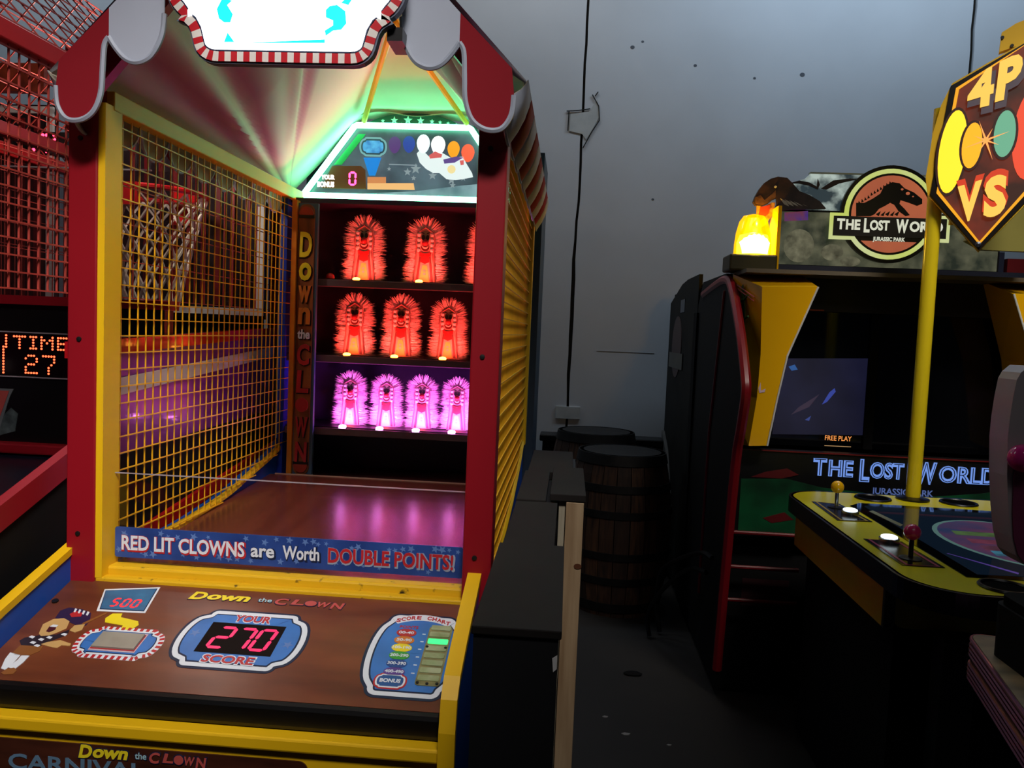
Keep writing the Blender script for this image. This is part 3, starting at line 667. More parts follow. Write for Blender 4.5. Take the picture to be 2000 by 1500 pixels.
# canopy --------------------------------------------------------------
EZ, RZ, YF, YR, YB, VH, CC = 2.125, 2.72, 1.87, 3.05, 3.52, .56, -.70
def fold(p, c):      # tension folds fanning from the back corner of the eave
    dy = c[1]-p[1]; dz = p[2]-c[2]
    if dy < .02: return -.012*sin(pi*min(1, max(0, dz/(RZ-EZ))))
    t = dz/dy; r = sqrt(dy*dy+dz*dz); f = 0
    for t0, wd, am in ((.075, .022, .022), (.125, .022, -.018), (.165, .026, .026), (.25, .05, -.014), (.42, .03, .03), (.36, .03, -.02)):
        f += am*math.exp(-((t-t0)/wd)**2)
    return f*min(1, r/.5) - .012*sin(pi*min(1, max(0, dz/(RZ-EZ))))
def fan_mat(name, corner):
    """cream lining with the roof's red stripes showing through, sewn as a fan from the corner"""
    m = mat(name, '#dccbc4', .6, vary=.04, scale=5); nt = m.node_tree; b = nt.nodes['Principled BSDF']
    tc = next(n for n in nt.nodes if n.type == 'TEX_COORD'); sp = nt.nodes.new('ShaderNodeSeparateXYZ'); nt.links.new(tc.outputs['Object'], sp.inputs[0])
    def mth(op, a, bb):
        n = nt.nodes.new('ShaderNodeMath'); n.operation = op
        for k, v in enumerate((a, bb)):
            if isinstance(v, (int, float)): n.inputs[k].default_value = v
            else: nt.links.new(v, n.inputs[k])
        return n.outputs[0]
    t = mth('DIVIDE', mth('SUBTRACT', sp.outputs['Z'], corner[2]), mth('MAXIMUM', mth('SUBTRACT', corner[1], sp.outputs['Y']), .02))
    rp = nt.nodes.new('ShaderNodeValToRGB'); nt.links.new(t, rp.inputs[0]); cr2 = rp.color_ramp
    pale = (*rgb('#efe4d6'), 1); mv = (*rgb('#b06a88'), 1); mid = (*rgb('#d8aebb'), 1)
    stops = ((0, pale), (.03, mid), (.075, mv), (.105, pale), (.13, pale), (.165, mv), (.215, mid), (.30, pale), (.395, pale), (.42, mid), (.46, pale))
    while len(cr2.elements) < len(stops): cr2.elements.new(.5)
    for e_, (p_, c_) in zip(cr2.elements, stops): e_.position = p_; e_.color = c_
    nt.links.new(rp.outputs[0], b.inputs['Base Color']); return m
GL = Vector(G.location)
lin_l = fan_mat('lining_left', (0, 3.5-GL.y, EZ-GL.z)); lin_r = fan_mat('lining_right', (0, 3.5-GL.y, EZ-GL.z))
for s in (-1, 1):
    xe = CC+s*.57
    c = (xe, 3.5, EZ)
    def slope(u, v, off=0):
        y0, y1 = YF, YB+(YR-YB)*max(0, (v-VH)/(1-VH))
        y = y0+(y1-y0)*u; x = xe+(CC-xe)*v; z = EZ+(RZ-EZ)*v
        d = 0 if off else (fold((x, y, z), c)-.036)*min(1, v*6, (1-v)*6)*min(1, max(0, (3.30-y)/.7))-.003
        nx = s*.74; nz = .67
        return Vector((x+nx*(d+off), y, z+nz*(d+off)))
    can = MB()
    for i in range(12):
        can = MB().grid(lambda u, v: slope((i+u)/12, v, .004), 6, 16)
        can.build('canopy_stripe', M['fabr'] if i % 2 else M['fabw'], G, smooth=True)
    MB().grid(slope, 160, 60).build('canopy_lining', lin_l if s < 0 else lin_r, G, smooth=True)
    # eave valance of scallops
    n = 11; wv = (3.62-YF)/n
    for i in range(n):
        ya = YF+i*wv
        def sc(u, v, k=0):
            y = ya+u*wv; hh = .045+.085*sqrt(max(0, 1-(2*u-1)**2)); x = xe+s*(.006+.012*sin(pi*v)-.055*v+.008*sin(pi*u)*v); return Vector((x+s*k, y, EZ+.005-hh*v))
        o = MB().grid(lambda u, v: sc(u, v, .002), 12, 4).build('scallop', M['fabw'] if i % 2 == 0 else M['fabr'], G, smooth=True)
        MB().grid(sc, 12, 4).build('scallop_lining', M['fabi'], o, smooth=True)
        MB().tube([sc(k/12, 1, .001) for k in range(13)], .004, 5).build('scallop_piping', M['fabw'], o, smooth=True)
# back hip
def hip(u, v):
    v = VH+(1-VH)*v; k = .57*(1-v); x0 = CC-k; x1 = CC+k; t = (v-VH)/(1-VH)
    p = Vector((x0+(x1-x0)*u, YB+(YR-YB)*t, EZ+(RZ-EZ)*v)); p.z += .03*sin(pi*u)*(1-t)*t-.0; return p
MB().grid(hip, 24, 10).build('canopy_back_lining', M['fabi'], G, smooth=True)
def fl(u, v): return Vector((-.97+.5*u, FY+.05-.05*v, 2.475+.012*sin(u*9)+.02*sin(pi*u)-.025*v))
MB().grid(fl, 24, 3).build('lining_flap', M['fabi'], G, smooth=True)
for s in (-1, 1):
    MB().tube([(CC+s*.222, 3.43, 2.425), (CC+s*.004, 2.98, 2.672)], .011, 8).build('hip_rod', M['yel'], G, smooth=True)
    # rake boards behind the front valance
    a = Vector((CC+s*.55, 2.10)); b = Vector((CC, RZ-.005)); d = (b-a).normalized(); nn = Vector((-d.y, d.x)) if s < 0 else Vector((d.y, -d.x))
    MB().poly(front(1.915), [tuple(a), tuple(b), tuple(b-nn*.05*1), tuple(a-nn*.05)] if nn.y < 0 else [tuple(a), tuple(b), tuple(b+Vector((0, -.06))), tuple(a+Vector((s*-.03, -.045)))], -.03, 0).build('rake_board', M['red'], G)
MB().tube([(CC, 1.9, RZ-.02), (CC, 3.05, RZ-.02)], .012, 8).build('ridge_rod', M['yel'], G)
# front rake valance: alternating hanging scallops
def vscal(s, outl, edge, m_, tw):
    F_ = front(1.86)
    def w3(p, k=0): x, z = p; d = (x-edge[0][0])/(edge[-1][0]-edge[0][0]+1e-6); return Vector((CC+s*(x-CC), 1.86+tw*sin(pi*min(1, max(0, d)))-k, z))
    n = len(outl); vs = [w3(p) for p in outl]+[w3(p, .003) for p in outl]
    mb = MB().add(vs, [tuple(range(n)), tuple(range(n, 2*n))[::-1]]+[(i, (i+1) % n, n+(i+1) % n, n+i) for i in range(n)])
    o = mb.build('front_scallop', m_, G)
    MB().tube([w3(p, .002) for p in edge], .0065, 6).build('front_scallop_piping', M['pipe'], o, smooth=True)
e1 = [tuple(p) for p in catmull([(-.283, 2.205), (-.272, 2.185), (-.268, 2.13), (-.264, 2.075), (-.247, 2.033), (-.216, 2.012), (-.18, 2.014), (-.158, 2.045), (-.153, 2.09)], 5)]
e2 = [tuple(p) for p in catmull([(-.283, 2.205), (-.30, 2.18), (-.325, 2.155), (-.355, 2.148), (-.388, 2.165), (-.412, 2.21), (-.418, 2.26)], 5)]
e3 = [tuple(p) for p in catmull([(-.418, 2.36), (-.43, 2.31), (-.47, 2.27), (-.53, 2.27), (-.57, 2.32), (-.58, 2.40)], 5)]
for s in (1, -1):
    vscal(s, [(-.283, 2.272)]+e1+[(-.160, 2.150)], e1, M['fabr'], 0)
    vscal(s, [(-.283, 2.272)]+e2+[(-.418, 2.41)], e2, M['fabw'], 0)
    vscal(s, [(-.418, 2.41)]+e3+[(-.58, 2.575)], e3, M['fabr'], 0)
# lit marquee badge ------------------------------------------------------
q = [(.155, -.305)]+arc(.155, -.265, .05, .04, 270, 350, 5)+arc(.245, -.255, .035, .04, 180, 90, 4)[1:]+arc(.20, -.13, .074, .085, -62, 0, 6)
q = [(x, z) for x, z in q]
Q = q+[(x, -z) for x, z in q[::-1]]; Q = Q+[(-x, -z) for x, z in Q]
SG = [(CX+.055+x*1.0, 2.436+z) for x, z in Q]
FM = front(1.79)
sg = MB().poly(FM, inset(SG, -.004), -.022, 0).build('marquee_badge', mat('badge_slate', '#5a6378', .45), G)
MB().poly(FM, inset(SG, .0225), 0, .004).build('marquee_line', M['bdark'], sg)
MB().poly(FM, inset(SG, .0255), 0, .006).build('marquee_face', M['signw'], sg)
RS = resample(SG, .0145); RI = inset(RS, .0215)
for i in range(len(RS)):
    j = (i+1) % len(RS); MB().poly(FM, [RS[i], RS[j], RI[j], RI[i]], 0, .004).build('border_stripe', mat('stripe_red', '#b81f2a', .35) if i % 2 else mat('stripe_white', '#d8d2cc', .35), sg)
for pts in ([(436, 0), (456, 3), (446, 12), (457, 30), (452, 46), (440, 46), (430, 38), (426, 20)], [(447, 66), (460, 84), (440, 84)], [(638, 22), (646, 14), (660, 12), (676, 24), (678, 48), (668, 60), (652, 62), (638, 72), (636, 62), (652, 52), (652, 42), (638, 36)], [(676, 0), (690, 0), (682, 12), (668, 8)]):
    MB().poly(FM, on(FM, pts), .006, .0068).build('marquee_print', M['signc'], sg)
MB().poly(FM, on(FM, [(478, 86), (636, 79), (636, 86)]), .006, .0068).build('marquee_print', M['signc'], sg)
B('marquee_bracket', M['black'], G, -.44, -.405, 1.81, 1.9, 2.19, 2.22)

# ================================================================== basketball machines
def basketball(loc, label):
    A = thing('basketball_game', label, 'arcade game', loc, 'basketball machines side by side')
    dx = loc[0]+1.70
    X0, X1 = -2.07+dx, -1.33+dx; XC = (X0+X1)/2
    netm = mat('red_netting', '#b8443a', .55, vary=.08); purp = mat('magenta_lit_gloss', '#7c1690', .3, vary=.1, coat=.4)  # the panel's purple is magenta lamp light put into its colour
    B('base', M['blackm'], A, X0+.02, X1-.04, 1.25, 3.6, .02, .86)
    B('back_panel', M['blackm'], A, X0+.04, X1-.04, 3.46, 3.50, .3, 2.30)
    # playfield with side rails
    MB().poly(side(X0+.03), [(1.3, .82), (1.3, .86), (2.6, 1.07), (2.6, 1.0)], 0, X1-X0-.06).build('playfield', mat('dark_blue_playfield', '#141a2a', .3, vary=.2), A)
    for x in (X0, X1-.03):
        MB().poly(side(x), [(1.3, .86), (1.5, .99), (2.12, 1.205), (2.12, 1.14), (1.5, .925), (1.3, .79)], 0, .03).build('ramp_rail', M['redd'] if x == X0 else M['red'], A)
        MB().poly(side(x+.004), [(1.3, .79), (1.5, .925), (2.12, 1.14), (2.12, .1), (1.3, .1)], 0, .018).build('ramp_side', M['blackm'], A)
        B('front_upright', M['redd'], A, x, x+.03, 1.30, 1.34, 0, 2.2) if x == X0 else None
        B('back_upright', M['redd'], A, x, x+.035, 3.52, 3.56, 0, 2.75)
        B('top_beam', M['redl'] if x != X0 else M['redd'], A, x-.005, x+.035, 1.2, 3.55, 2.175, 2.222, bev=.003)
    # side panel towards the clown game: red rim, field painted magenta-lit, white stripe, lower rail
    sp_ = MB().poly(side(X1-.022), [(2.1, .30), (2.1, 1.47), (3.55, 1.52), (3.55, .30)], 0, .02).build('side_panel', purp, A)
    MB().poly(side(X1-.022), [(2.06, 1.43), (2.06, 1.475), (3.55, 1.527), (3.55, 1.49)], -.003, .03).build('side_rim', mat('red_gloss', '#c01520', .12, coat=.6), sp_)
    MB().poly(side(X1), [(2.06, 1.30), (2.06, 1.353), (3.55, 1.442), (3.55, 1.40)], 0, .004).build('white_stripe', M['white'], sp_)
    MB().poly(side(X1), [(2.1, .30), (2.1, 1.13), (3.55, 1.16), (3.55, .30)], 0, .004).build('black_skirt', M['blackm'], sp_)
    MB().poly(side(X1), [(2.15, .80), (2.3, .88), (3.55, 1.015), (3.55, .98), (2.5, .845), (2.2, .76)], .0, .02).build('lower_rail', M['redl'], sp_)
    # scoreboard barrier
    F = front(2.6)
    sb = B('scoreboard', M['black'], A, X0+.03, X1-.03, 2.6, 2.66, 1.07, 1.575)
    B('scoreboard_top_bar', M['red'], A, X0+.03, X1-.0, 2.58, 2.64, 1.575, 1.605)
    B('ledge_bar', M['red'], A, X0+.03, X1-.03, 2.55, 2.60, 1.07, 1.105, bev=.006)
    MB().poly(F, [(X0+.04, 1.335), (X1-.05, 1.335), (X1-.05, 1.478), (X0+.04, 1.478)], 0, .004).build('led_window', mat('led_window_dark', '#16050a', .12), sb)
    for z in (1.481, 1.329): B('window_line', mat('pale_line', '#a89aa4', .4), sb, X0+.04, X1-.05, 2.592, 2.598, z-.0025, z+.0015)
    mb = MB()
    def dots(rows, x0, z0, px, pz):
        for j, r in enumerate(rows):
            for i, c_ in enumerate(r):
                if c_ == '1': mb.poly(F, ell(x0+i*px, z0-j*pz, .0036, .0036, 7), .004, .0055)
    x = -1.887+dx
    for ch in 'TIME':
        dots(DOT[ch], x, 1.466, .0098, .0098); x += .0098*(len(DOT[ch][0])+1)
    dots(DOT['2'], -1.845+dx, 1.402, .0098, .0098); dots(DOT['7'], -1.783+dx, 1.402, .0098, .0098)
    dots(['01', '01', '01', '01', '11']+['10']*9, -1.925+dx, 1.468, .0098, .0098)
    mb.build('led_dots', M['ledd'], sb)
    MB().poly(F, [(-2.0+dx, 1.285), (-1.89+dx, 1.285), (-1.905+dx, 1.255), (-1.945+dx, 1.13), (-1.98+dx, 1.13), (-1.96+dx, 1.23)], 0, .003).build('logo_edge', mat('grey_logo', '#6f7378', .4), sb)
    MB().poly(F, [(-2.0+dx, 1.278), (-1.905+dx, 1.278), (-1.955+dx, 1.14), (-1.975+dx, 1.14), (-1.965+dx, 1.23)], .003, .005).build('logo_letter', M['rpale'], sb)
    MB().poly(F, [(-1.96+dx, 1.16), (-1.90+dx, 1.22), (-1.875+dx, 1.20), (-1.885+dx, 1.14), (-1.95+dx, 1.12)], 0, .002).build('logo_splash', mat('grey_splash', '#5c6a6c', .5, col2='#20282a', scale=25), sb)
    B('clear_shield', M['haze'], A, X0+.03, X1-.03, 2.63, 2.635, 1.605, 2.04)
    B('shield_edge', M['white'], A, X0+.03, X1-.10, 2.628, 2.637, 2.04, 2.045)
    # backboard, hoop and net
    bb = B('backboard', mat('smoked_board', '#2a2226', .25, vary=.2), A, X0+.04, X1-.005, 3.42, 3.44, 1.56, 2.46)
    for a in ((X0+.045, X0+.075, 1.585, 2.44), (X1-.04, X1-.01, 1.585, 2.44), (X0+.045, X1-.01, 1.575, 1.605), (X0+.045, X1-.01, 2.42, 2.45)):
        B('board_frame', M['white'], bb, a[0], a[1], 3.405, 3.42, a[2], a[3])
    for i in range(9):
        B('board_slat', M['redd'], bb, X0+.12+i*.065, X0+.14+i*.065, 3.41, 3.419, 1.62, 2.40)
    hx, hy, hz, R = XC+.0, 3.14, 2.045, .205
    rim = MB().tube([(hx+R*cos(2*pi*i/32), hy+R*sin(2*pi*i/32), hz) for i in range(32)], .011, 8, True).build('hoop', M['redl'], A, smooth=True)
    B('hoop_bracket', M['redl'], rim, hx-.05, hx+.05, hy+R, 3.41, hz-.012, hz+.012); B('hoop_plate', M['redl'], rim, hx-.06, hx+.06, 3.40, 3.415, hz-.09, hz+.06)
    B('hoop_flap', M['redl'], rim, hx-.06, hx+.055, hy-R-.008, hy-R, hz-.075, hz+.01)
    nb = MB(); N, K = 14, 7
    def rr(j): t = j/K; return R*(1-t*.56+.06*t*t), hz-.012-.44*(t**1.05)
    for i in range(N):
        for sgn in (1, -1):
            pts = []
            for j in range(K+1):
                r_, z_ = rr(j); a = 2*pi*(i+sgn*(.5 if j % 2 else 0))/N; pts.append((hx+r_*cos(a), hy+r_*sin(a), z_))
            nb.tube(pts, .0062, 5)
    nb.build('net', mat('white_cord', '#e4dccb', .7, vary=.15, scale=40), rim)
    # red score display at the top corner
    mb = MB(); F2 = front(3.40)
    def dots2(rows, x0, z0, p):
        for j, r in enumerate(rows):
            for i, c_ in enumerate(r):
                if c_ == '1': mb.poly(F2, ell(x0+i*p, z0-j*p, .007, .007, 6), .0, .004)
    B('score_box', M['black'], A, X1-.16, X1+.06, 3.40, 3.44, 2.24, 2.34)
    dots2(['1101', '1101', '1111', '0101', '0101'], X1-.05, 2.325, .0175); dots2(DOT['4'][:5], X1-.14, 2.325, .016)
    mb.build('score_digits', glow('score_led', (1.0, .03, .08), 7), A)
    # netting
    nw = MB(); wires(nw, (X1-.012, 1.25, 1.605), (0, 1, 0), (0, 0, 1), .86, .57, .036, .040, .0028); wires(nw, (X1-.012, 2.13, 1.605), (0, 1, 0), (0, 0, 1), 1.40, .57, .08, .11, .0022); tag(nw.build('side_netting', netm, A), kind='stuff')
    nw = MB(); wires(nw, (X0+.012, 1.25, 1.605), (0, 1, 0), (0, 0, 1), 2.28, .57, .09, .09, .0022); tag(nw.build('side_netting', netm, A), kind='stuff')
    for s, xe in ((1, X1), (-1, X0)):
        v = Vector((XC-xe, 0, .40)); nw = MB(); wires(nw, (xe, 1.25, 2.22), (0, 1, 0), v.normalized(), 2.28, v.length, .075, .075, .0024); tag(nw.build('roof_netting', netm, A), kind='stuff')
    light('hoop_lamp_light', 'POINT', (XC+.1+0, 2.80, 2.40), 13.0, (1.0, .88, .76), .06)
    MB().ball((XC+.1, 2.80, 2.44), .03, 10, 6).build('hoop_lamp', glow('lamp_bulb', (1.0, .85, .7), 6), A, smooth=True)
    # banner letters on the header
    hd = B('header', mat('header_orange', '#a8462a', .5, col2='#5c1f16', scale=14), A, X0+.04, X1-.02, 3.36, 3.40, 2.50, 2.62)
    return A
b0 = basketball((-1.70, 2.4, 0), 'red netted basketball game right beside the clown game, its hoop seen through yellow mesh')
b1_ = b0.copy(); COL.objects.link(b1_); b1_.location = (-2.66, 2.4, 0); b1_['label'] = 'farther basketball game at the left frame edge, only its white backboard frame showing'
for ch in list(b0.children):
    c = ch.copy(); COL.objects.link(c); c.parent = b1_
    for g in ch.children: d = g.copy(); COL.objects.link(d); d.parent = c

# ================================================================== half wall between the aisles
D = thing('divider_wall', 'low black capped divider wall with a bare pine stud on its end', 'divider', (-.05, 1.9, 0))
capm = mat('black_cap_paint', '#221e1c', .8, spec=.2, col2='#151312', scale=5, detail=8); bodm = mat('divider_black', '#0d0e13', .7, vary=.2)
B('wall_section', bodm, D, -.118, .004, 1.112, 1.56, 0, 1.118)
B('wall_section', bodm, D, -.115, -.022, 1.56, 2.02, 0, 1.108)
B('wall_section', bodm, D, -.115, .04, 2.09, 2.9, 0, 1.098)
B('cap', capm, D, -.121, .008, 1.108, 1.568, 1.118, 1.131, bev=.002)
B('cap', capm, D, -.117, -.012, 1.570, 2.005, 1.110, 1.124, bev=.002)
B('cap', capm, D, -.118, -.042, 2.008, 2.44, 1.108, 1.128, bev=.002)
B('cap', capm, D, -.032, .060, 2.035, 2.46, 1.122, 1.140, bev=.002)
B('cap', capm, D, -.112, .030, 2.46, 2.92, 1.098, 1.122, bev=.002)
pine = mat('raw_pine', '#b39a78', .65, col2='#8a6f50', scale=6, stretch=(6, 6, .5), detail=8)
B('stud', pine, D, .010, .056, 2.035, 2.088, 0, 1.120, bev=.002)
B('stud', mat('pale_pine', '#b5ad98', .65, col2='#8e8672', scale=6, stretch=(6, 6, .5)), D, -.008, .008, 2.05, 2.088, 0, 1.120)
MB().poly(front(2.0345), ell(.047, .955, .010, .007, 12), 0, .0015).build('knot', mat('knot', '#5a3016', .6), D)
MB().poly(front(1.1115), [(-.004, 1.09), (.003, 1.095), (.003, 1.075), (-.002, 1.07)], 0, .001).build('paint_chip', M['white'], D)

# ================================================================== barrels behind the divider
def barrel(loc, label, h=.90, r=.245, bulge=.055):
    b = thing('barrel', label, 'barrel', loc, 'old wooden barrels by the wall')
    L = Vector(loc); n = 22
    sw_ = [mat('barrel_stave_%d' % k, c, .7, col2='#1e120b', scale=7, stretch=(8, 8, .7)) for k, c in enumerate(('#4a2e1c', '#3c2416', '#5a3a24'))]
    def rad(z): t = z/h*2-1; return r+bulge*(1-t*t)
    for i in range(n):
        a0, a1 = 2*pi*(i+.03)/n, 2*pi*(i+.97)/n; mb = MB(); vs = []; K = 8
        for j in range(K+1):
            z = h*j/K; R = rad(z)
            for rr_ in (R, R-.022):
                for a in (a0, a1): vs.append(L+Vector((rr_*cos(a), rr_*sin(a), z)))
        fs = []
        for j in range(K):
            p, q_ = j*4, j*4+4
            fs += [(p, p+1, q_+1, q_), (p+2, q_+2, q_+3, p+3), (p, q_, q_+2, p+2), (p+1, p+3, q_+3, q_+1)]
        fs += [(0, 2, 3, 1), (K*4, K*4+1, K*4+3, K*4+2)]
        mb.add(vs, fs).build('stave', sw_[i*7 % 3], b)
    for z, hh in ((.03, .05), (.19, .04), (.33, .04), (h-.34, .04), (h-.20, .04), (h-.055, .055)):
        MB().lathe([(rad(z)+.001, z), (rad(z)+.005, z), (rad(z+hh)+.005, z+hh), (rad(z+hh)+.001, z+hh)], L, 40).build('hoop_band', mat('rusty_iron', '#22201f', .6, metal=.5, vary=.3, scale=20), b, smooth=True)
    for k in range(5):
        x0 = -r+.02+k*(2*r-.04)/5; x1 = x0+(2*r-.04)/5-.004
        f = lambda x: sqrt(max(1e-5, (r-.022)**2-x*x))
        xs = [x0+(x1-x0)*i/5 for i in range(6)]
        MB().poly(Matrix.Translation(L), [(x, f(x)) for x in xs]+[(x, -f(x)) for x in xs[::-1]], h-.05, h-.028).build('lid_plank', sw_[k % 3], b)
    return b
barrel((.33, 4.60, 0), 'dark wooden barrel with iron hoops standing behind the black divider wall')
barrel((.20, 5.24, 0), 'second wooden barrel mostly hidden behind the front barrel at the wall', .93)

# ================================================================== film shooting game cabinet on the right
K_ = thing('shooting_game_cabinet', 'black film shooting game with yellow side pods, lit dinosaur marquee and amber beacon', 'arcade cabinet', (1.4, 4.2, 0))
CXK = 1.40
bk = mat('cabinet_black', '#070708', .7, spec=.25, vary=.2); bks = mat('cabinet_side_art', '#22221f', .7, spec=.2, col2='#101110', scale=6, detail=8)
def mir(a, b): return (2*CXK-b, 2*CXK-a)
B('rear_box', bk, K_, .72, 2.08, 3.75, 5.7, .02, 1.86)
for s in (0, 1):
    xa, xb = ((.700, .72) if s == 0 else mir(.700, .72))
    MB().poly(side(xa), [(5.74, .05), (5.74, 1.80), (5.2, 1.90), (4.95, 1.915), (4.52, 1.915), (4.52, .05)], 0, xb-xa).build('rear_side', bks, K_)
    MB().poly(side(xa), [(4.50, .03), (4.50, 1.74), (4.38, 1.86), (3.74, 1.86), (3.42, 1.60), (3.22, 1.37), (3.33, 1.11), (3.45, .10), (3.45, .03)], 0, xb-xa).build('front_side', bk, K_)
    path = [(xa+.006, y, z) for y, z in ((4.36, 1.795), (4.0, 1.825), (3.76, 1.832), (3.62, 1.79), (3.40, 1.60), (3.25, 1.42), (3.22, 1.34), (3.27, 1.2), (3.33, 1.05), (3.40, .6), (3.46, .12))]
    MB().tube(catmull([Vector(p) for p in path], 5), .0205, 8).build('side_bumper', M['red'], K_, smooth=True)
    MB().tube([(xa-.003, 3.74, 1.78), (xa-.003, 3.92, 1.1), (xa-.003, 3.95, .3)] if s == 0 else [(xb+.003, 3.74, 1.78), (xb+.003, 3.92, 1.1), (xb+.003, 3.95, .3)], .008, 6).build('side_pinstripe', M['redd'], K_)
    # yellow speaker pod
    S = (lambda x: x) if s == 0 else (lambda x: 2*CXK-x)
    fr = [(.785, 1.782), (1.012, 1.790), (.905, 1.50), (.875, 1.32), (.846, 1.12), (.770, 1.115), (.792, 1.32), (.796, 1.50)]
    bkp = [(.715, 1.85), (1.01, 1.858), (.905, 1.52), (.875, 1.32), (.846, 1.10), (.715, 1.10), (.715, 1.32), (.715, 1.50)]
    vs_ = [(S(x), 3.40, z) for x, z in fr]+[(S(x), 3.66, z) for x, z in bkp]; n = len(fr)
    pod = MB().add(vs_, [tuple(range(n)), tuple(range(n, 2*n))]+[(i, (i+1) % n, n+(i+1) % n, n+i) for i in range(n)]).build('speaker_pod', M['yelp'], K_)
    ed = MB().tube([(S(x), 3.398, z) for x, z in fr[1:5]], .004, 6).build('pod_edge', M['white'], pod)
    if s == 0:
        Fp = frame((.715, 3.66, 0), Vector((.07, -.26, 0)), (0, 0, 1)); dl = mat('lizard_green', '#2f5a1c', .4)
        MB().poly(Fp, [(.10, 1.79), (.115, 1.80), (.128, 1.76), (.145, 1.69), (.155, 1.60), (.168, 1.50), (.175, 1.42), (.165, 1.48), (.145, 1.57), (.13, 1.66), (.115, 1.72)], .006, .008).build('lizard_print', dl, pod)
        for a, b_ in (((.12, 1.735), (.085, 1.71)), ((.13, 1.73), (.165, 1.75)), ((.135, 1.655), (.10, 1.63)), ((.148, 1.65), (.18, 1.66))): MB().tube([Fp @ Vector((*a, .008)), Fp @ Vector((*b_, .008))], .005, 5).build('lizard_leg', dl, pod)
        for z in (1.755, 1.77): MB().tube([Fp @ Vector((.06, z+.03, .008)), Fp @ Vector((.22, z-.03, .008))], .003, 5).build('claw_stripe', M['rpale'], pod)
        MB().poly(front(3.399), [(.795, 1.36), (.803, 1.385), (.806, 1.35), (.825, 1.36), (.822, 1.345), (.80, 1.34)], 0, .001).build('pod_sticker', mat('pink_sticker', '#e8c8d8', .4), pod)
# side emblem on the far left panel
SE = sideL(.70)
MB().poly(SE, ell(-5.3, 1.50, .22, .20, 24), 0, .004).build('side_emblem', mat('emblem_maroon', '#4a3434', .5), K_)
MB().poly(SE, [(-5.62, 1.36), (-4.98, 1.36), (-4.98, 1.46), (-5.62, 1.46)], .004, .007).build('side_emblem_band', mat('emblem_grey', '#5c5c54', .5), K_)
MB().poly(SE, [(-5.2, 1.72), (-5.02, 1.72), (-5.02, 1.80), (-5.2, 1.80)], .0, .003).build('side_sticker', mat('grey_sticker', '#6a707a', .5), K_)
MB().poly(SE, [(-4.56, 1.7), (-4.46, 1.7), (-4.46, .1), (-4.56, .1)], 0, .012).build('side_batten', M['blackm'], K_)
MB().poly(SE, [(-5.7, .05), (-5.7, .9), (-5.45, .8), (-5.2, .55), (-5.2, .05)], .0, .02).build('side_skirt', mat('grey_skirt', '#5a5c5c', .6), K_)
# overhang, header, screen
B('overhang', mat('ledge_grey', '#6d6250', .55), K_, .73, 2.07, 3.46, 3.76, 1.845, 1.862)
B('marquee_sill', mat('navy_sill', '#1a2036', .5), K_, .73, 2.07, 3.70, 3.80, 1.862, 1.905)
B('header', mat('header_art', '#2a2018', .4, col2='#101214', scale=5), K_, .80, 2.0, 3.66, 3.75, 1.70, 1.845)
B('header_line', mat('orange_line', '#a8451c', .4), K_, .93, 1.12, 3.655, 3.66, 1.702, 1.708)
scr = B('screen_glass', mat('screen_black_glass', '#07080b', .06, vary=.1), K_, .80, 2.0, 3.70, 3.74, 1.09, 1.70)
FK = front(3.70)
sx = lambda x: (x)*3.70/3.6
P4 = on(FK, [(1525, 700), (1697, 700), (1690, 850), (1508, 848)])
MB().poly(FK, P4, 0, .001).build('screen_image', glow('screen_blue', (.016, .017, .055), .6, col2=(.004, .004, .012), scale=4, thresh=(.2, .8)), scr)
for pts, c in (([(1605, 790), (1615, 785), (1632, 765), (1630, 758), (1620, 766)], (.03, .05, .28)), ([(1540, 716), (1552, 712), (1558, 722), (1546, 724)], (.02, .08, .25)), ([(1572, 820), (1584, 812), (1580, 822)], (.03, .05, .2)), ([(1545, 810), (1560, 795), (1600, 770), (1580, 795)], (.03, .02, .04))):
    MB().poly(FK, on(FK, pts), .001, .0015).build('screen_glint', glow('glint_%d' % pts[0][0], c, 1.0), scr)
(xa, za), (xb, zb) = on(FK, [(1611, 855), (1663, 857)])
MB().text(FK, 'FREE PLAY', (xa+xb)/2, (za+zb)/2, xb-xa, .022, bold=.01, h0=.001).build('lettering', glow('free_play', (1.0, .34, .08), .9), scr)
MB().poly(FK, [(xa, za-.037), (xb, za-.037), (xb, za-.034), (xa, za-.034)], .001, .0015).build('screen_line', glow('fp_line', (.6, .35, .15), .7), scr)
B('screen_bezel', M['blackm'], K_, 1.34, 1.38, 3.685, 3.70, 1.09, 1.70)
# lettered lower panel
FL = front(3.46)
lp = MB().poly(FL, [(.74, .70), (2.06, .70), (2.06, 1.095), (.74, 1.095)], -.05, 0).build('lower_panel', mat('jungle_art_black', '#08080a', .4, vary=.3), K_)
MB().poly(FL, [(.76, .74), (.76, .965), (.95, .975), (1.10, .945), (1.25, .935), (1.40, .915), (1.55, .93), (1.75, .955), (1.9, .985), (2.04, 1.0), (2.04, .74)], 0, .002).build('jungle_print', mat('jungle_green', '#0f5a34', .4, col2='#0a1a12', scale=4, detail=6), lp)
for pts in ([(.80, .975), (.86, 1.0), (.95, 1.02), (1.0, .995), (.93, .975)], [(.86, .80), (.95, .83), (.99, .80), (.9, .78)]): MB().poly(FL, pts, .002, .003).build('leaf_print', mat('jungle_red', '#5a1418', .4), lp)
B('red_line', mat('dim_red_line', '#6a1418', .4), lp, .74, 2.06, 3.455, 3.459, 1.090, 1.095)
lt = glow('blacklight_blue', (.16, .30, .78), .95); le = mat('letter_dark', '#101428', .4)  # letters glow by themselves to stand in for blacklight on print
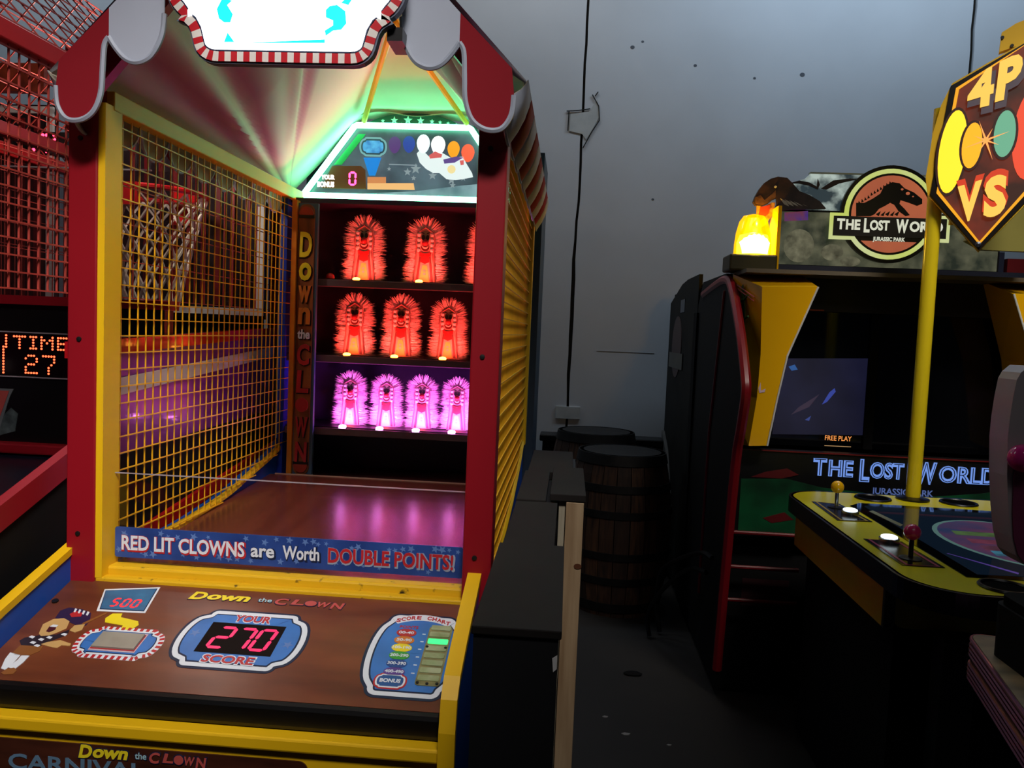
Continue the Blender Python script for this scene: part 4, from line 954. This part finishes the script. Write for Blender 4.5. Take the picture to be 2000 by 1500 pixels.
def lost(F, par, x0, x1, zc, h, m_, h0, inner=None, bold=.05):
    W = x1-x0; parts = (('T', .040, .075, .86, .02), ('HE', .155, .135, .82, 0), ('L', .285, .055, 1.12, -.04), ('OST', .405, .185, .82, 0), ('W', .615, .115, 1.1, -.02), ('ORLD', .84, .31, .84, -.02))
    for grow, mm, hh, bd in ((0, m_, h0, bold),)+(((-.006, inner, h0+.0007, -.018),) if inner else ()):
        mb = MB()
        for b_, fx, fw_, fh, dz in parts: mb.text(F, b_, x0+W*fx, zc+dz*h, W*fw_+grow, h*fh+grow*1.4, bold=bd, h0=hh, ext=.0007)
        mb.build('lettering' if mm is m_ else 'letter_inline', mm, par)
(xa, za), (xb, zb), (xc, zc_), (xd, zd) = on(FL, [(1588, 893), (1950, 912), (1590, 934), (1950, 947)])
lost(FL, lp, xa, xb, (za+zb+zc_+zd)/4, (za+zb-zc_-zd)/2*1.05, lt, .003, inner=None, bold=.045)
thin = MB()
W = xb-xa; zc0 = (za+zb+zc_+zd)/4; hh0 = (za+zb-zc_-zd)/2*1.05
for b_, fx, fw_, fh, dz in (('T', .040, .062, .80, .02), ('HE', .155, .122, .75, 0), ('L', .285, .043, 1.04, -.04), ('OST', .405, .170, .74, 0), ('W', .615, .10, 1.0, -.02), ('ORLD', .84, .295, .76, -.02)): thin.text(FL, b_, xa+W*fx, zc0+dz*hh0, W*fw_, hh0*fh, bold=-.028, h0=.0045, ext=.0005)
tag(thin.build('letter_inline', le, lp), kind='stuff')
(xa, za), (xb, zb) = on(FL, [(1702, 960), (1822, 966)])
MB().text(FL, 'JURASSIC PARK', (xa+xb)/2, (za+zb)/2, xb-xa, .036, bold=.02, h0=.003).build('lettering', glow('blacklight_dim', (.10, .16, .42), .6), lp)
B('base_front', M['blackm'], K_, .73, 2.07, 3.50, 3.75, .02, .70)
FBq = front(3.50)
MB().poly(FBq, [(.80, .40), (1.0, .40), (1.0, .52), (.80, .52)], 0, .002).build('coin_plate', mat('maroon_plate', '#2a0a10', .5), K_)
for z in (.735, .585, .44):
    MB().tube([(.715, 3.44, z), (1.02, 3.44, z)], .009, 8).build('step_rail', M['redd'], K_, smooth=True)
# marquee with emblem
FQ = front(3.75)
mq = B('marquee_box', bk, K_, .905, 1.90, 3.755, 3.85, 1.90, 2.16)
MB().poly(FQ, [(.92, 1.912), (1.89, 1.912), (1.89, 2.150), (.92, 2.150)], -.005, .0).build('marquee_art', glow('jungle_backlit', (.20, .20, .12), .55, col2=(.02, .03, .02), scale=9, detail=9, thresh=(.36, .68)), mq)
for px, py, a, b_, in ((1560, 480, .09, .10), (1625, 493, .065, .05), (1660, 512, .06, .03)):
    (x, z) = on(FQ, [(px, py)])[0]; MB().poly(FQ, ell(x, max(z, 1.912+b_*.75), a*.75, b_*.75, 20), 0, .003).build('dinosaur_print', glow('dino_pale', (.30, .29, .18), .5, col2=(.06, .06, .035), scale=22, detail=8), mq)
MB().poly(FQ, on(FQ, [(1532, 415), (1578, 412), (1578, 430), (1532, 432)]), .0, .002).build('logo_print', glow('violet_print', (.06, .04, .3), .6, col2=(.25, .06, .05), scale=14), mq)
up = MB().poly(FQ, [(.96, 2.16), (.945, 2.24), (.985, 2.285), (1.03, 2.30), (1.055, 2.325), (1.9, 2.325), (1.9, 2.16)], -.03, -.01).build('storm_board', glow('storm_art', (.55, .66, .60), .75, col2=(.03, .05, .06), scale=11, detail=9, thresh=(.42, .62)), mq)
B('storm_edge', mat('pale_edge2', '#c8d2b8', .4), up, 1.05, 1.9, 3.755, 3.785, 2.323, 2.33)
ec = on(FQ, [(1735, 420)])[0]; R = .205
em = MB().poly(FQ, ell(ec[0], ec[1], R+.012, R+.012, 48), .002, .02).build('emblem', M['black'], mq)
ring = glow('emblem_yellow', (.62, .72, .12), .8, col2=(.7, .75, .4), scale=5)
bx0, bx1, bz0, bz1 = ec[0]-.262, ec[0]+.262, ec[1]-.118, ec[1]+.0
MB().poly(FQ, ell(ec[0], ec[1], R-.004, R-.004, 48), .02, .022).build('emblem_ring', ring, em)
MB().poly(FQ, [(bx0, bz0), (bx1, bz0), (bx1, bz1), (bx0, bz1)], .018, .0225).build('emblem_ring', ring, em)
MB().poly(FQ, ell(ec[0], ec[1], R-.024, R-.024, 48), .02, .024).build('emblem_black', M['black'], em)
MB().poly(FQ, arc(ec[0], ec[1], R-.034, R-.034, -28, 208, 30), .02, .0255).build('emblem_sky', glow('emblem_orange', (.62, .16, .06), .75, col2=(.40, .09, .05), scale=3), em)
MB().poly(FQ, arc(ec[0], ec[1], R-.034, R-.034, 225, 315, 20), .02, .0255).build('emblem_sky', MATS['emblem_orange'], em)
sk = on(FQ, [(1668, 408), (1668, 398), (1684, 398), (1700, 390), (1715, 380), (1722, 366), (1738, 358), (1752, 360), (1762, 370), (1780, 378), (1796, 391), (1796, 400), (1786, 404), (1770, 398), (1754, 393), (1752, 400), (1762, 410), (1772, 422), (1764, 424), (1750, 414), (1742, 402), (1734, 398), (1724, 404), (1712, 410), (1704, 420), (1696, 424), (1668, 424)])
MB().poly(FQ, sk, .0255, .0275).build('skeleton_silhouette', M['black'], em)
for px, py, a in ((1757, 372, .006), (1768, 380, .009), (1778, 386, .004)):
    MB().poly(FQ, ell(*on(FQ, [(px, py)])[0], a, a*.8, 8), .0275, .029).build('skull_gap', MATS['emblem_orange'], em)
spk = MB()
for i in range(11):
    x, y = 1672+i*6, 399-i*3.6+(2 if i < 4 else 0); q2 = on(FQ, [(x, y), (x+5, y-2), (x+1, y-7)]); spk.poly(FQ, q2, .0255, .027)
for i in range(5): q2 = on(FQ, [(1706+i*9, 420+i % 2*2), (1716+i*9, 414), (1712+i*9, 424)]); spk.poly(FQ, q2, .0255, .027)
tag(spk.build('skeleton_spines', M['black'], em), kind='stuff')
MB().poly(FQ, [(bx0+.016, bz0+.016), (bx1-.016, bz0+.016), (bx1-.016, bz1-.014), (bx0+.016, bz1-.014)], .02, .0262).build('emblem_band', mat('band_dark', '#1a1712', .5), em)
lost(FQ, em, bx0+.03, bx1-.03, (bz0+bz1)/2+.008, .056, glow('emblem_white', (.75, .76, .60), .85), .0265, bold=.04)
MB().text(FQ, 'JURASSIC PARK', ec[0], bz0+.004, .14, .024, bold=.03, h0=.0265).build('lettering', MATS['emblem_white'], em)
# dinosaur head cut-out on the corner
dh = mat('dino_brown', '#3a2620', .5, col2='#140c0a', scale=25)
FD = front(3.71)
hdm = MB().poly(FD, on(FD, [(1536, 348), (1518, 346), (1504, 350), (1492, 358), (1482, 370), (1474, 384), (1470, 395), (1475, 402), (1486, 403), (1498, 399), (1508, 391), (1516, 388), (1517, 398), (1513, 410), (1524, 412), (1545, 409), (1580, 409), (1612, 408), (1600, 394), (1580, 382), (1560, 374), (1548, 360)]), -.012, .012).build('dinosaur_cutout', dh, K_)
MB().poly(FD, on(FD, [(1478, 402), (1492, 404), (1506, 396), (1514, 396), (1508, 420), (1494, 440), (1482, 446), (1470, 440), (1478, 426)]), -.010, .006).build('dinosaur_jaw', mat('jaw_tan', '#c8a050', .5, col2='#8a4a20', scale=30), hdm)
MB().poly(FD, on(FD, [(1484, 405), (1504, 400), (1500, 418), (1484, 432), (1480, 424)]), .006, .009).build('dinosaur_tongue', mat('tongue', '#a8382a', .4), hdm)
MB().poly(FD, on(FD, [(1474, 398), (1474, 386), (1484, 382), (1492, 392), (1506, 380), (1514, 372), (1514, 386), (1500, 396), (1488, 401)]), .012, .014).build('dinosaur_snout', mat('snout_tan', '#6a4a34', .5, col2='#2a1a14', scale=40), hdm)
MB().poly(FD, ell(*on(FD, [(1513, 366)])[0], .006, .005, 8), .012, .016).build('dinosaur_eye', M['white'], hdm)
for i in range(5): MB().poly(FD, on(FD, [(1522+i*9, 388+i*2), (1534+i*9, 394+i*2), (1540+i*9, 404), (1530+i*9, 400)]), .012, .013).build('neck_stripe', mat('neck_pale', '#b8b4a4', .5), hdm)
B('red_top_box', M['redd'], K_, 1.93, 2.03, 3.74, 3.80, 1.906, 1.97)
B('navy_post', mat('navy_post', '#1c2440', .5), K_, 1.90, 1.925, 3.76, 3.80, 1.906, 2.0)
for pts in ([(1540, 358), (1562, 352), (1582, 356), (1596, 364), (1598, 348), (1602, 360), (1598, 370), (1580, 362), (1560, 358)], [(1604, 368), (1628, 352), (1660, 348), (1680, 349), (1640, 358), (1615, 370)]):
    MB().poly(FQ, on(FQ, pts), -.008, -.005).build('flying_reptile_print', mat('reptile_brown', '#33201c', .5), up)
# amber beacon
bx_, bz_ = on(front(3.66), [(1468, 500)])[0]
B('beacon_base', mat('olive_base', '#3a3410', .5), K_, bx_-.11, bx_+.095, 3.58, 3.75, 1.862, bz_, bev=.008)
amber = glass('amber_lens', (1.0, .66, .05), .08, .15); nt = amber.node_tree; ad = nt.nodes.new('ShaderNodeAddShader'); em_ = nt.nodes.new('ShaderNodeEmission'); em_.inputs[0].default_value = (1.0, .55, .0, 1); em_.inputs[1].default_value = .75
mxn = next(n for n in nt.nodes if n.type == 'MIX_SHADER'); on_ = next(n for n in nt.nodes if n.type == 'OUTPUT_MATERIAL'); nt.links.new(mxn.outputs[0], ad.inputs[0]); nt.links.new(em_.outputs[0], ad.inputs[1]); nt.links.new(ad.outputs[0], on_.inputs[0])
light('beacon_light', 'POINT', (bx_, 3.66, bz_+.10), 9.0, (1.0, .74, .10), .02)
MB().lathe([(.080, 0), (.079, .05), (.074, .10), (.062, .15), (.045, .175), (.002, .185)], (bx_, 3.66, bz_), 24).build('beacon_dome', amber, K_, smooth=True)
MB().lathe([(.070, .0), (.072, .05), (.060, .085), (.002, .10)], (bx_, 3.645, bz_+.004), 18).build('beacon_bulb', glow('beacon_hot', (1.0, .82, .12), 14), K_, smooth=True)
B('beacon_plate', M['yelp'], K_, bx_+.09, bx_+.105, 3.60, 3.745, 1.862, 2.15)

# ================================================================== black cables and floor scraps
for k, pts in enumerate(([(.665, 3.50, .60), (.64, 3.6, .595), (.60, 3.8, .52), (.55, 4.0, .42), (.52, 4.12, .33), (.52, 4.18, .16), (.54, 4.15, .015)], [(.665, 3.62, .50), (.62, 3.8, .46), (.56, 4.0, .33), (.50, 4.1, .2), (.47, 4.12, .1), (.48, 4.08, .015)])):
    o = MB().tube(catmull([Vector(p) for p in pts], 6), .012, 6).build('cable', M['black'], None, smooth=True)
    tag(o, ('upper' if k == 0 else 'lower')+' of the two black cables drooping from the shooting game', 'cable', 'drooping cables')
for k, (x, y, r, l) in enumerate(((.215, 3.19, .012, 'small grey scrap of paper on the dark floor nearest the divider wall'), (.29, 3.06, .018, 'larger pale scrap of paper on the dark floor of the aisle'), (.45, 3.0, .010, 'tiny pale scrap on the floor towards the shooting game'))):
    o = MB().poly(Matrix.Translation((0, 0, 0)), [(x-r, y), (x-r*.3, y+r*.5), (x+r, y+r*.3), (x+r*.6, y-r*.4), (x-r*.4, y-r*.5)], .0, .003).build('paper_scrap', mat('scrap_paper', '#8a8a88', .8), None)
    tag(o, l, 'scrap', 'scraps on the floor')
o = MB().lathe([(.03, 0), (.034, .008), (.02, .016), (.002, .02)], (.36, 3.62, 0), 12, Matrix.Diagonal((1.3, .6, 1, 1))).build('dark_lump', M['blackm'], None); tag(o, 'small dark lump of dirt on the floor of the aisle', 'dirt')

# ================================================================== four player cocktail table
T = thing('cocktail_arcade_table', 'yellow four player cocktail arcade table with a lit sign on a yellow pole', 'arcade table', (1.345, 2.59, 0))
ZT = .97; TX0, TX1, TY0, TY1 = .868, 1.822, 1.945, 3.235
FT = Matrix.Translation((0, 0, ZT))
outl = rrect(TX0, TX1, TY0, TY1, .16, 10)
def holes_top():
    MB().poly(FT, inset(outl, .004), -.03, 0).build('table_top', M['yelt'], T)
holes_top()
MB().band(FT, inset(outl, -.004), inset(outl, .012), -.058, .0).build('edge_trim', M['black'], T)
MB().poly(FT, inset(outl, .014), -.055, -.03).build('top_core', M['blackm'], T)
rec = [(1.045, 2.10), (1.645, 2.10), (1.70, 2.155), (1.70, 2.93), (1.645, 3.0), (1.10, 3.02), (1.045, 2.96)]
sc0 = MB().poly(FT, rec, 0, .002).build('screen_border', mat('screen_border', '#050506', .08), T)
sc1 = MB().poly(FT, inset(rec, .05), .002, .0026).build('table_screen', mat('screen_glass_table', '#04060a', .04, vary=.2, emit=(.003, .007, .014), es=1), sc0)
cx_, cy_ = 1.40, 2.50
MB().poly(FT, ell(cx_, cy_, .23, .31, 40), .0026, .003).build('screen_oval', glow('oval_rim', (.10, .22, .20), .5), sc0)
MB().poly(FT, ell(cx_, cy_, .215, .295, 40), .0026, .0034).build('screen_oval', glow('oval_fill', (.09, .015, .05), .8, col2=(.01, .02, .07), scale=9), sc0)
for y, c in ((2.36, (.03, .18, .28)), (2.42, (.10, .02, .05)), (2.50, (.14, .02, .05)), (2.60, (.06, .12, .03))):
    MB().poly(FT, [(cx_-.16, y-.025), (cx_+.16, y-.035), (cx_+.15, y+.02), (cx_-.15, y+.03)], .0034, .0038).build('screen_stripe', glow('oval_%d' % int(y*100), c, .8, col2=tuple(v*.3 for v in c), scale=22), sc0)
MB().poly(FT, [(1.10, 2.33), (1.105, 2.33), (1.20, 2.15), (1.21, 2.165)], .0026, .003).build('screen_line', glow('violet_line', (.06, .03, .2), .8), sc0)
MB().poly(FT, [(1.08, 2.87), (1.10, 2.89), (1.12, 2.68), (1.10, 2.65)], .002, .003).build('screen_card', mat('card_grey', '#7a7d60', .4), sc0)
# skirt under the top
B('skirt_side', mat('amber_panel', '#d39a08', .4, vary=.05), T, .925, .94, 2.31, 3.20, .757, .915)
MB().poly(front(2.305), arc(.985, .79, .03, .035, 180, 270, 6)+[(1.06, .755)]+[(1.70, .755), (1.70, .915), (.955, .915)], -.015, 0).build('skirt_end', mat('ochre_panel', '#a8921a', .5, vary=.08), T)
B('skirt_corner', M['black'], T, .925, .955, 2.295, 2.31, .755, .915)
B('skirt_side', MATS['amber_panel'], T, 1.75, 1.765, 2.31, 3.20, .757, .915)
B('pedestal', M['blackm'], T, .97, 1.73, 2.33, 3.17, .02, .80)
MB().lathe([(.008, 0), (.006, .003)], seg=10, T=Matrix.Rotation(radians(-90), 4, 'Y')).build('lock', M['screw'], T, org=Vector((0, 0, 0))).location = Vector((.925, 2.72, .875))-T.location
lg = B('corner_leg', mat('leg_dark', '#100e14', .6), T, 1.05, 1.14, 2.20, 2.27, 0, .77, bev=.004)
B('leg_bracket', mat('bracket_grey', '#4a4244', .5), lg, 1.105, 1.13, 2.19, 2.20, .70, .735)
# player stations
pa = mat('station_black', '#151412', .25)
for k, (poly_px, ballc, stx, btn, stripe, st_m) in enumerate(((((1585, 980), (1640, 985), (1704, 1020), (1635, 1017)), M['yelp'], (1633, 992), (1660, 1006), mat('gold_line', '#a88a2a', .4), M['steel']), (((1686, 1053), (1762, 1059), (1846, 1110), (1762, 1105)), mat('pink_ball', '#e8357a', .25, coat=.4), (1778, 1092), (1736, 1060), mat('magenta_line', '#a8285a', .4), M['black']))):
    pl = on(FT, poly_px)
    p_ = MB().poly(FT, pl, 0, .002).build('station_plate', pa, T)
    ii = inset(pl, .012); i2 = inset(pl, .02)
    MB().band(FT, ii, i2, .002, .0026).build('station_line', stripe, p_)
    (x, y) = on(FT, [stx])[0]
    MB().lathe([(.028, 0), (.03, .002), (.02, .004)], (x, y, ZT+.002), 20).build('dust_washer', M['black'], p_, smooth=True)
    MB().lathe([(.0065, 0), (.0065, .055), (.005, .06)], (x, y, ZT+.004), 12).build('joystick_shaft', st_m, p_, smooth=True)
    MB().ball((x, y, ZT+.076), .0225, 20, 14).build('joystick_ball', ballc, p_, smooth=True)
    (x, y) = on(FT, [btn])[0]
    MB().lathe([(.029, 0), (.029, .012), (.026, .014)], (x, y, ZT+.002), 24).build('button_collar', M['steel'], p_, smooth=True)
    MB().lathe([(.0235, .013), (.0235, .018), (.018, .021), (.002, .022)], (x, y, ZT+.002), 24).build('lit_button', glow('button_white', (.8, .93, 1.0), 3.0), p_, smooth=True)
for x, y, r in ((1.187, 3.125, .062), (1.505, 3.125, .062), (1.10, 2.025, .055)):
    c = MB().poly(FT, ell(x, y, r, r, 32), 0, .0015).build('cup_holder', mat('holder_black', '#020202', .95, spec=.05), T)
    MB().tube([(x+r*cos(2*pi*i/32), y+r*sin(2*pi*i/32), ZT+.003) for i in range(32)], .005, 6, True).build('holder_rim', M['black'], c, smooth=True)
# pole and diamond sign
PX, PY = 1.347, 3.155
MB().lathe([(.06, 0), (.06, .006), (.03, .012), (.002, .012)], (PX, PY, ZT+.001), 24).build('pole_flange', M['black'], T, smooth=True)
MB().tube([(PX, PY, ZT), (PX, PY, 2.45)], .0265, 20).build('sign_pole', mat('pole_yellow', '#d8c01c', .25, vary=.03, coat=.3), T, smooth=True)
dv = Vector((.92, -.39, 0)).normalized()
FX = frame((PX, PY, 0), dv, (0, 0, 1)); nrm = FX.to_3x3() @ Vector((0, 0, 1)); FX.translation = FX.translation + nrm*.055
shp = on(FX, [(1857, 168), (1817, 380), (1912, 489), (2030, 366), (2040, 62)])
ho = MB().poly(FX, on(FX, [(1860, 162), (1838, 205), (1822, 260), (1814, 310), (1808, 345), (1812, 380), (1912, 491), (2034, 368), (2044, 56)]), -.045, -.004).build('sign_housing', M['yel'], T)
MB().poly(FX, shp, -.004, .002).build('sign_border', mat('sign_black', '#120a06', .35), ho)
MB().poly(FX, inset(shp, .020), .002, .004).build('sign_line', glow('sign_amber', (1.0, .42, .01), .95), ho)
MB().poly(FX, inset(shp, .032), .004, .005).build('sign_field', glow('sign_field_red', (.26, .03, .01), .7, col2=(.05, .012, .006), scale=5, thresh=(.38, .62)), ho)
sgm = on(FX, [(1952, 100), (1957, 62), (1985, 44), (2010, 34), (2012, 80)])
MB().poly(FX, sgm, -.04, -.008).build('sign_bracket', M['yel'], ho)
for px, py in ((1958, 72), (1977, 88)): MB().poly(FX, ell(*on(FX, [(px, py)])[0], .006, .006, 10), -.008, -.004).build('bracket_bolt', M['screw'], ho)
def sg_(nm, m_, pts, h0, h1): MB().poly(FX, pts, h0, h1).build(nm, m_, ho)
def elr(px, py, a, b_, rot, n=28):
    r_ = radians(rot); return on(FX, [(px+a*cos(t)*cos(r_)-b_*sin(t)*sin(r_), py+a*cos(t)*sin(r_)+b_*sin(t)*cos(r_)) for t in [2*pi*i/n for i in range(n)]])
dk = glow('oval_dark', (.05, .01, .005), .5)
sg_('oval_print', dk, elr(1860, 297, 31, 88, 9), .005, .006); sg_('oval_print', glow('oval_yellow', (1.0, .62, .02), 1.5), elr(1860, 297, 26, 82, 9), .005, .007)
sg_('oval_print', dk, elr(1898, 285, 24, 50, 9), .007, .008); sg_('oval_print', glow('oval_orange', (1.0, .40, .01), 1.3), elr(1898, 285, 19, 45, 9), .007, .009)
sg_('oval_print', dk, elr(1962, 262, 26, 52, 8), .006, .007); sg_('oval_print', glow('oval_teal', (.18, .52, .32), .85), elr(1962, 262, 21, 46, 8), .006, .008)
sg_('oval_print', glow('oval_scarlet', (.9, .08, .03), 1.0), elr(2012, 262, 34, 90, 8), .0055, .0062)
(sx_, sz_) = on(FX, [(1925, 275)])[0]
sb_ = MB()
for i in range(8):
    a = pi*i/4+.35; L = .075 if i % 2 == 0 else .045; sb_.poly(FX, [(sx_+.004*cos(a+pi/2), sz_+.004*sin(a+pi/2)), (sx_+L*cos(a), sz_+L*sin(a)), (sx_-.004*cos(a+pi/2), sz_-.004*sin(a+pi/2))], .009, .010)
sb_.build('starburst', glow('burst', (1.0, .35, .08), 1.3), ho)
hot = glow('letter_hot', (1.0, .58, .09), 1.1); shd = mat('letter_grey_shadow', '#5a5058', .4, emit='#4a4450', es=.3); reds = glow('letter_red', (.75, .05, .01), .9)
def let(ch, quad, m_, sm_, ox, oy, bold=.05):
    for grow, mm, hh, bd in ((4, sm_, .011, bold+.02), (0, m_, .0135, bold)):
        vs, fs = text_geo(ch, bd, 0, 1.0); xs = [v[0] for v in vs]; ys = [v[1] for v in vs]; x0, x1, y0, y1 = min(xs), max(xs), min(ys), max(ys)
        cxq = sum(q[0] for q in quad)/4; cyq = sum(q[1] for q in quad)/4
        Q = [((q[0]-cxq)*(1+grow/26)+cxq+(ox if grow else 0), (q[1]-cyq)*(1+grow/50)+cyq+(oy if grow else 0)) for q in quad]
        out = []
        for v in vs:
            u = (v[0]-x0)/(x1-x0); w_ = (v[1]-y0)/(y1-y0)
            px = (Q[0][0]*(1-u)+Q[1][0]*u)*(1-w_)+(Q[3][0]*(1-u)+Q[2][0]*u)*w_; py = (Q[0][1]*(1-u)+Q[1][1]*u)*(1-w_)+(Q[3][1]*(1-u)+Q[2][1]*u)*w_
            p = on(FX, [(px, py)])[0]; out.append(FX @ Vector((p[0], p[1], hh+v[2]*.001)))
        MB().add(out, fs).build('letter' if mm is m_ else 'letter_shadow', mm, ho)
let('4', [(1887, 219), (1938, 206), (1944, 129), (1893, 150)], hot, shd, 4, 10); let('P', [(1942, 202), (1990, 188), (2000, 100), (1952, 123)], hot, shd, 4, 10)
let('V', [(1876, 438), (1906, 428), (1918, 352), (1870, 366)], hot, reds, 1, -9); let('S', [(1919, 430), (1963, 418), (1968, 339), (1924, 348)], hot, reds, 1, -9)
MB().poly(front(PY+.14), on(front(PY+.14), [(1888, 470), (1920, 488), (2040, 493), (2040, 330), (1960, 330)]), -.03, 0).build('rear_sign_panel', mat('olive_panel', '#8a8440', .5, vary=.06), T)
B('rear_sign_arm', M['yel'], T, PX+.14, PX+.5, PY+.175, PY+.19, 2.05, 2.09)
xc, zb_ = on(FX, [(1910, 478)])[0]; zb_ -= .02
MB().lathe([(.010, 0), (.010, .012), (.002, .014)], seg=12, T=FX.to_3x3().to_4x4()).build('tip_bolt', M['steel'], ho, org=Vector((0, 0, 0))).location = FX @ Vector((xc, zb_+.02, .003))-T.location

# ================================================================== bar table in the right foreground
V_ = thing('bar_table', 'wood topped bar table with a ribbed chrome edge at the right frame edge', 'table', (1.15, 1.35, 0))
ZB = .98
FV = Matrix.Translation((0, 0, ZB))
cor = on(FV, [(1893, 1236), (2000, 1383)]); a = Vector(cor[0]); b_ = Vector(cor[1])
d = (a-b_).normalized(); e = Vector((d.y, -d.x))
near = a-d*.75; ptsV = []
def rc(p, q0, q1, r, n=6):
    p, q0, q1 = Vector(p), Vector(q0), Vector(q1); A_ = p+(q0-p).normalized()*r; B_ = p+(q1-p).normalized()*r
    return [tuple((A_*(1-t)*(1-t)+p*2*t*(1-t)+B_*t*t)) for t in [i/n for i in range(n+1)]]
q4 = [a, a+e*.70, near+e*.70, near]
outV = []
for i in range(4): outV += rc(q4[i], q4[i-1], q4[(i+1) % 4], .035)
tt = MB().poly(FV, outV, -.02, 0).build('table_top', mat('weathered_laminate', '#a38a64', .35, col2='#5f5444', scale=4, stretch=(1.5, 5, 1), detail=8), V_)
MB().poly(FV, inset(outV, .004), -.09, -.02).build('apron', M['blackm'], V_)
chrome = mat('pink_lit_chrome', '#d88aa8', .22, metal=1, vary=.05)  # pink reflection is painted into the metal colour
for i, z in enumerate((0, -.012, -.021, -.030, -.050, -.059, -.068, -.077)):
    P = inset(outV, -.003)
    MB().tube([(x, y, ZB+z-.004) for x, y in P], .0036, 6, True).build('edge_rib', chrome, V_, smooth=True)
MB().band(FV, inset(outV, -.002), inset(outV, .004), -.083, -.002).build('edge_band', mat('edge_dark', '#1c1820', .4), V_)
c0 = (q4[0]+q4[2])/2
MB().lathe([(.20, 0), (.20, .02), (.045, .05), (.045, ZB-.09)], (c0.x, c0.y, 0), 24).build('pedestal', mat('pale_pedestal', '#7d8890', .5), V_, smooth=True)
# tabletop dispenser: black foot, pale shield body with pink inset and knob
N_ = thing('tabletop_stand', 'pale rounded stand with a pink knob and inset above a black foot on the table', 'stand', (.93, 1.50, ZB))
dw = Vector((.93, 1.50))
MB().poly(Matrix.Translation((0, 0, ZB)), rrect(.826, 1.02, 1.40, 1.56, .03), 0, .10).build('foot', M['blackm'], N_)
MB().poly(Matrix.Translation((0, 0, ZB+.10)), rrect(.832, 1.014, 1.406, 1.554, .03), 0, .018).build('foot_cap', mat('foot_olive', '#0c0b09', .9, spec=.1), N_)
FN = front(1.42)
ob = on(FN, [(2010, 715), (1994, 728), (1986, 742), (1979, 775), (1972, 820), (1968, 860), (1967, 930), (1970, 1000), (1975, 1050), (1984, 1085), (1996, 1100), (2010, 1108)])
cxn = .93
ob = ob+[(2*cxn-x, z) for x, z in ob[::-1]]
bd = MB().poly(FN, ob, -.06, 0).build('body_shell', mat('pale_shell', '#b8aeb0', .4, vary=.06), N_)
ib = on(FN, [(2010, 905), (1982, 905), (1978, 930), (1976, 1000), (1978, 1050), (1986, 1082), (1997, 1097), (2010, 1104)])
ib = ib+[(2*cxn-x, z) for x, z in ib[::-1]]
MB().poly(FN, ib, 0, .004).build('pink_inset', mat('pink_inset', '#8c3a62', .4, vary=.12, scale=20), bd)
kx, kz = on(front(1.40), [(2001, 896)])[0]
MB().ball((kx, 1.405, kz), .024, 16, 12).build('knob', mat('pink_gloss_knob', '#e03090', .12, coat=.5), bd, smooth=True)
MB().tube([(cxn, 1.45, ZB+.118), (cxn, 1.45, 1.17)], .02, 12).build('stem', M['black'], N_)
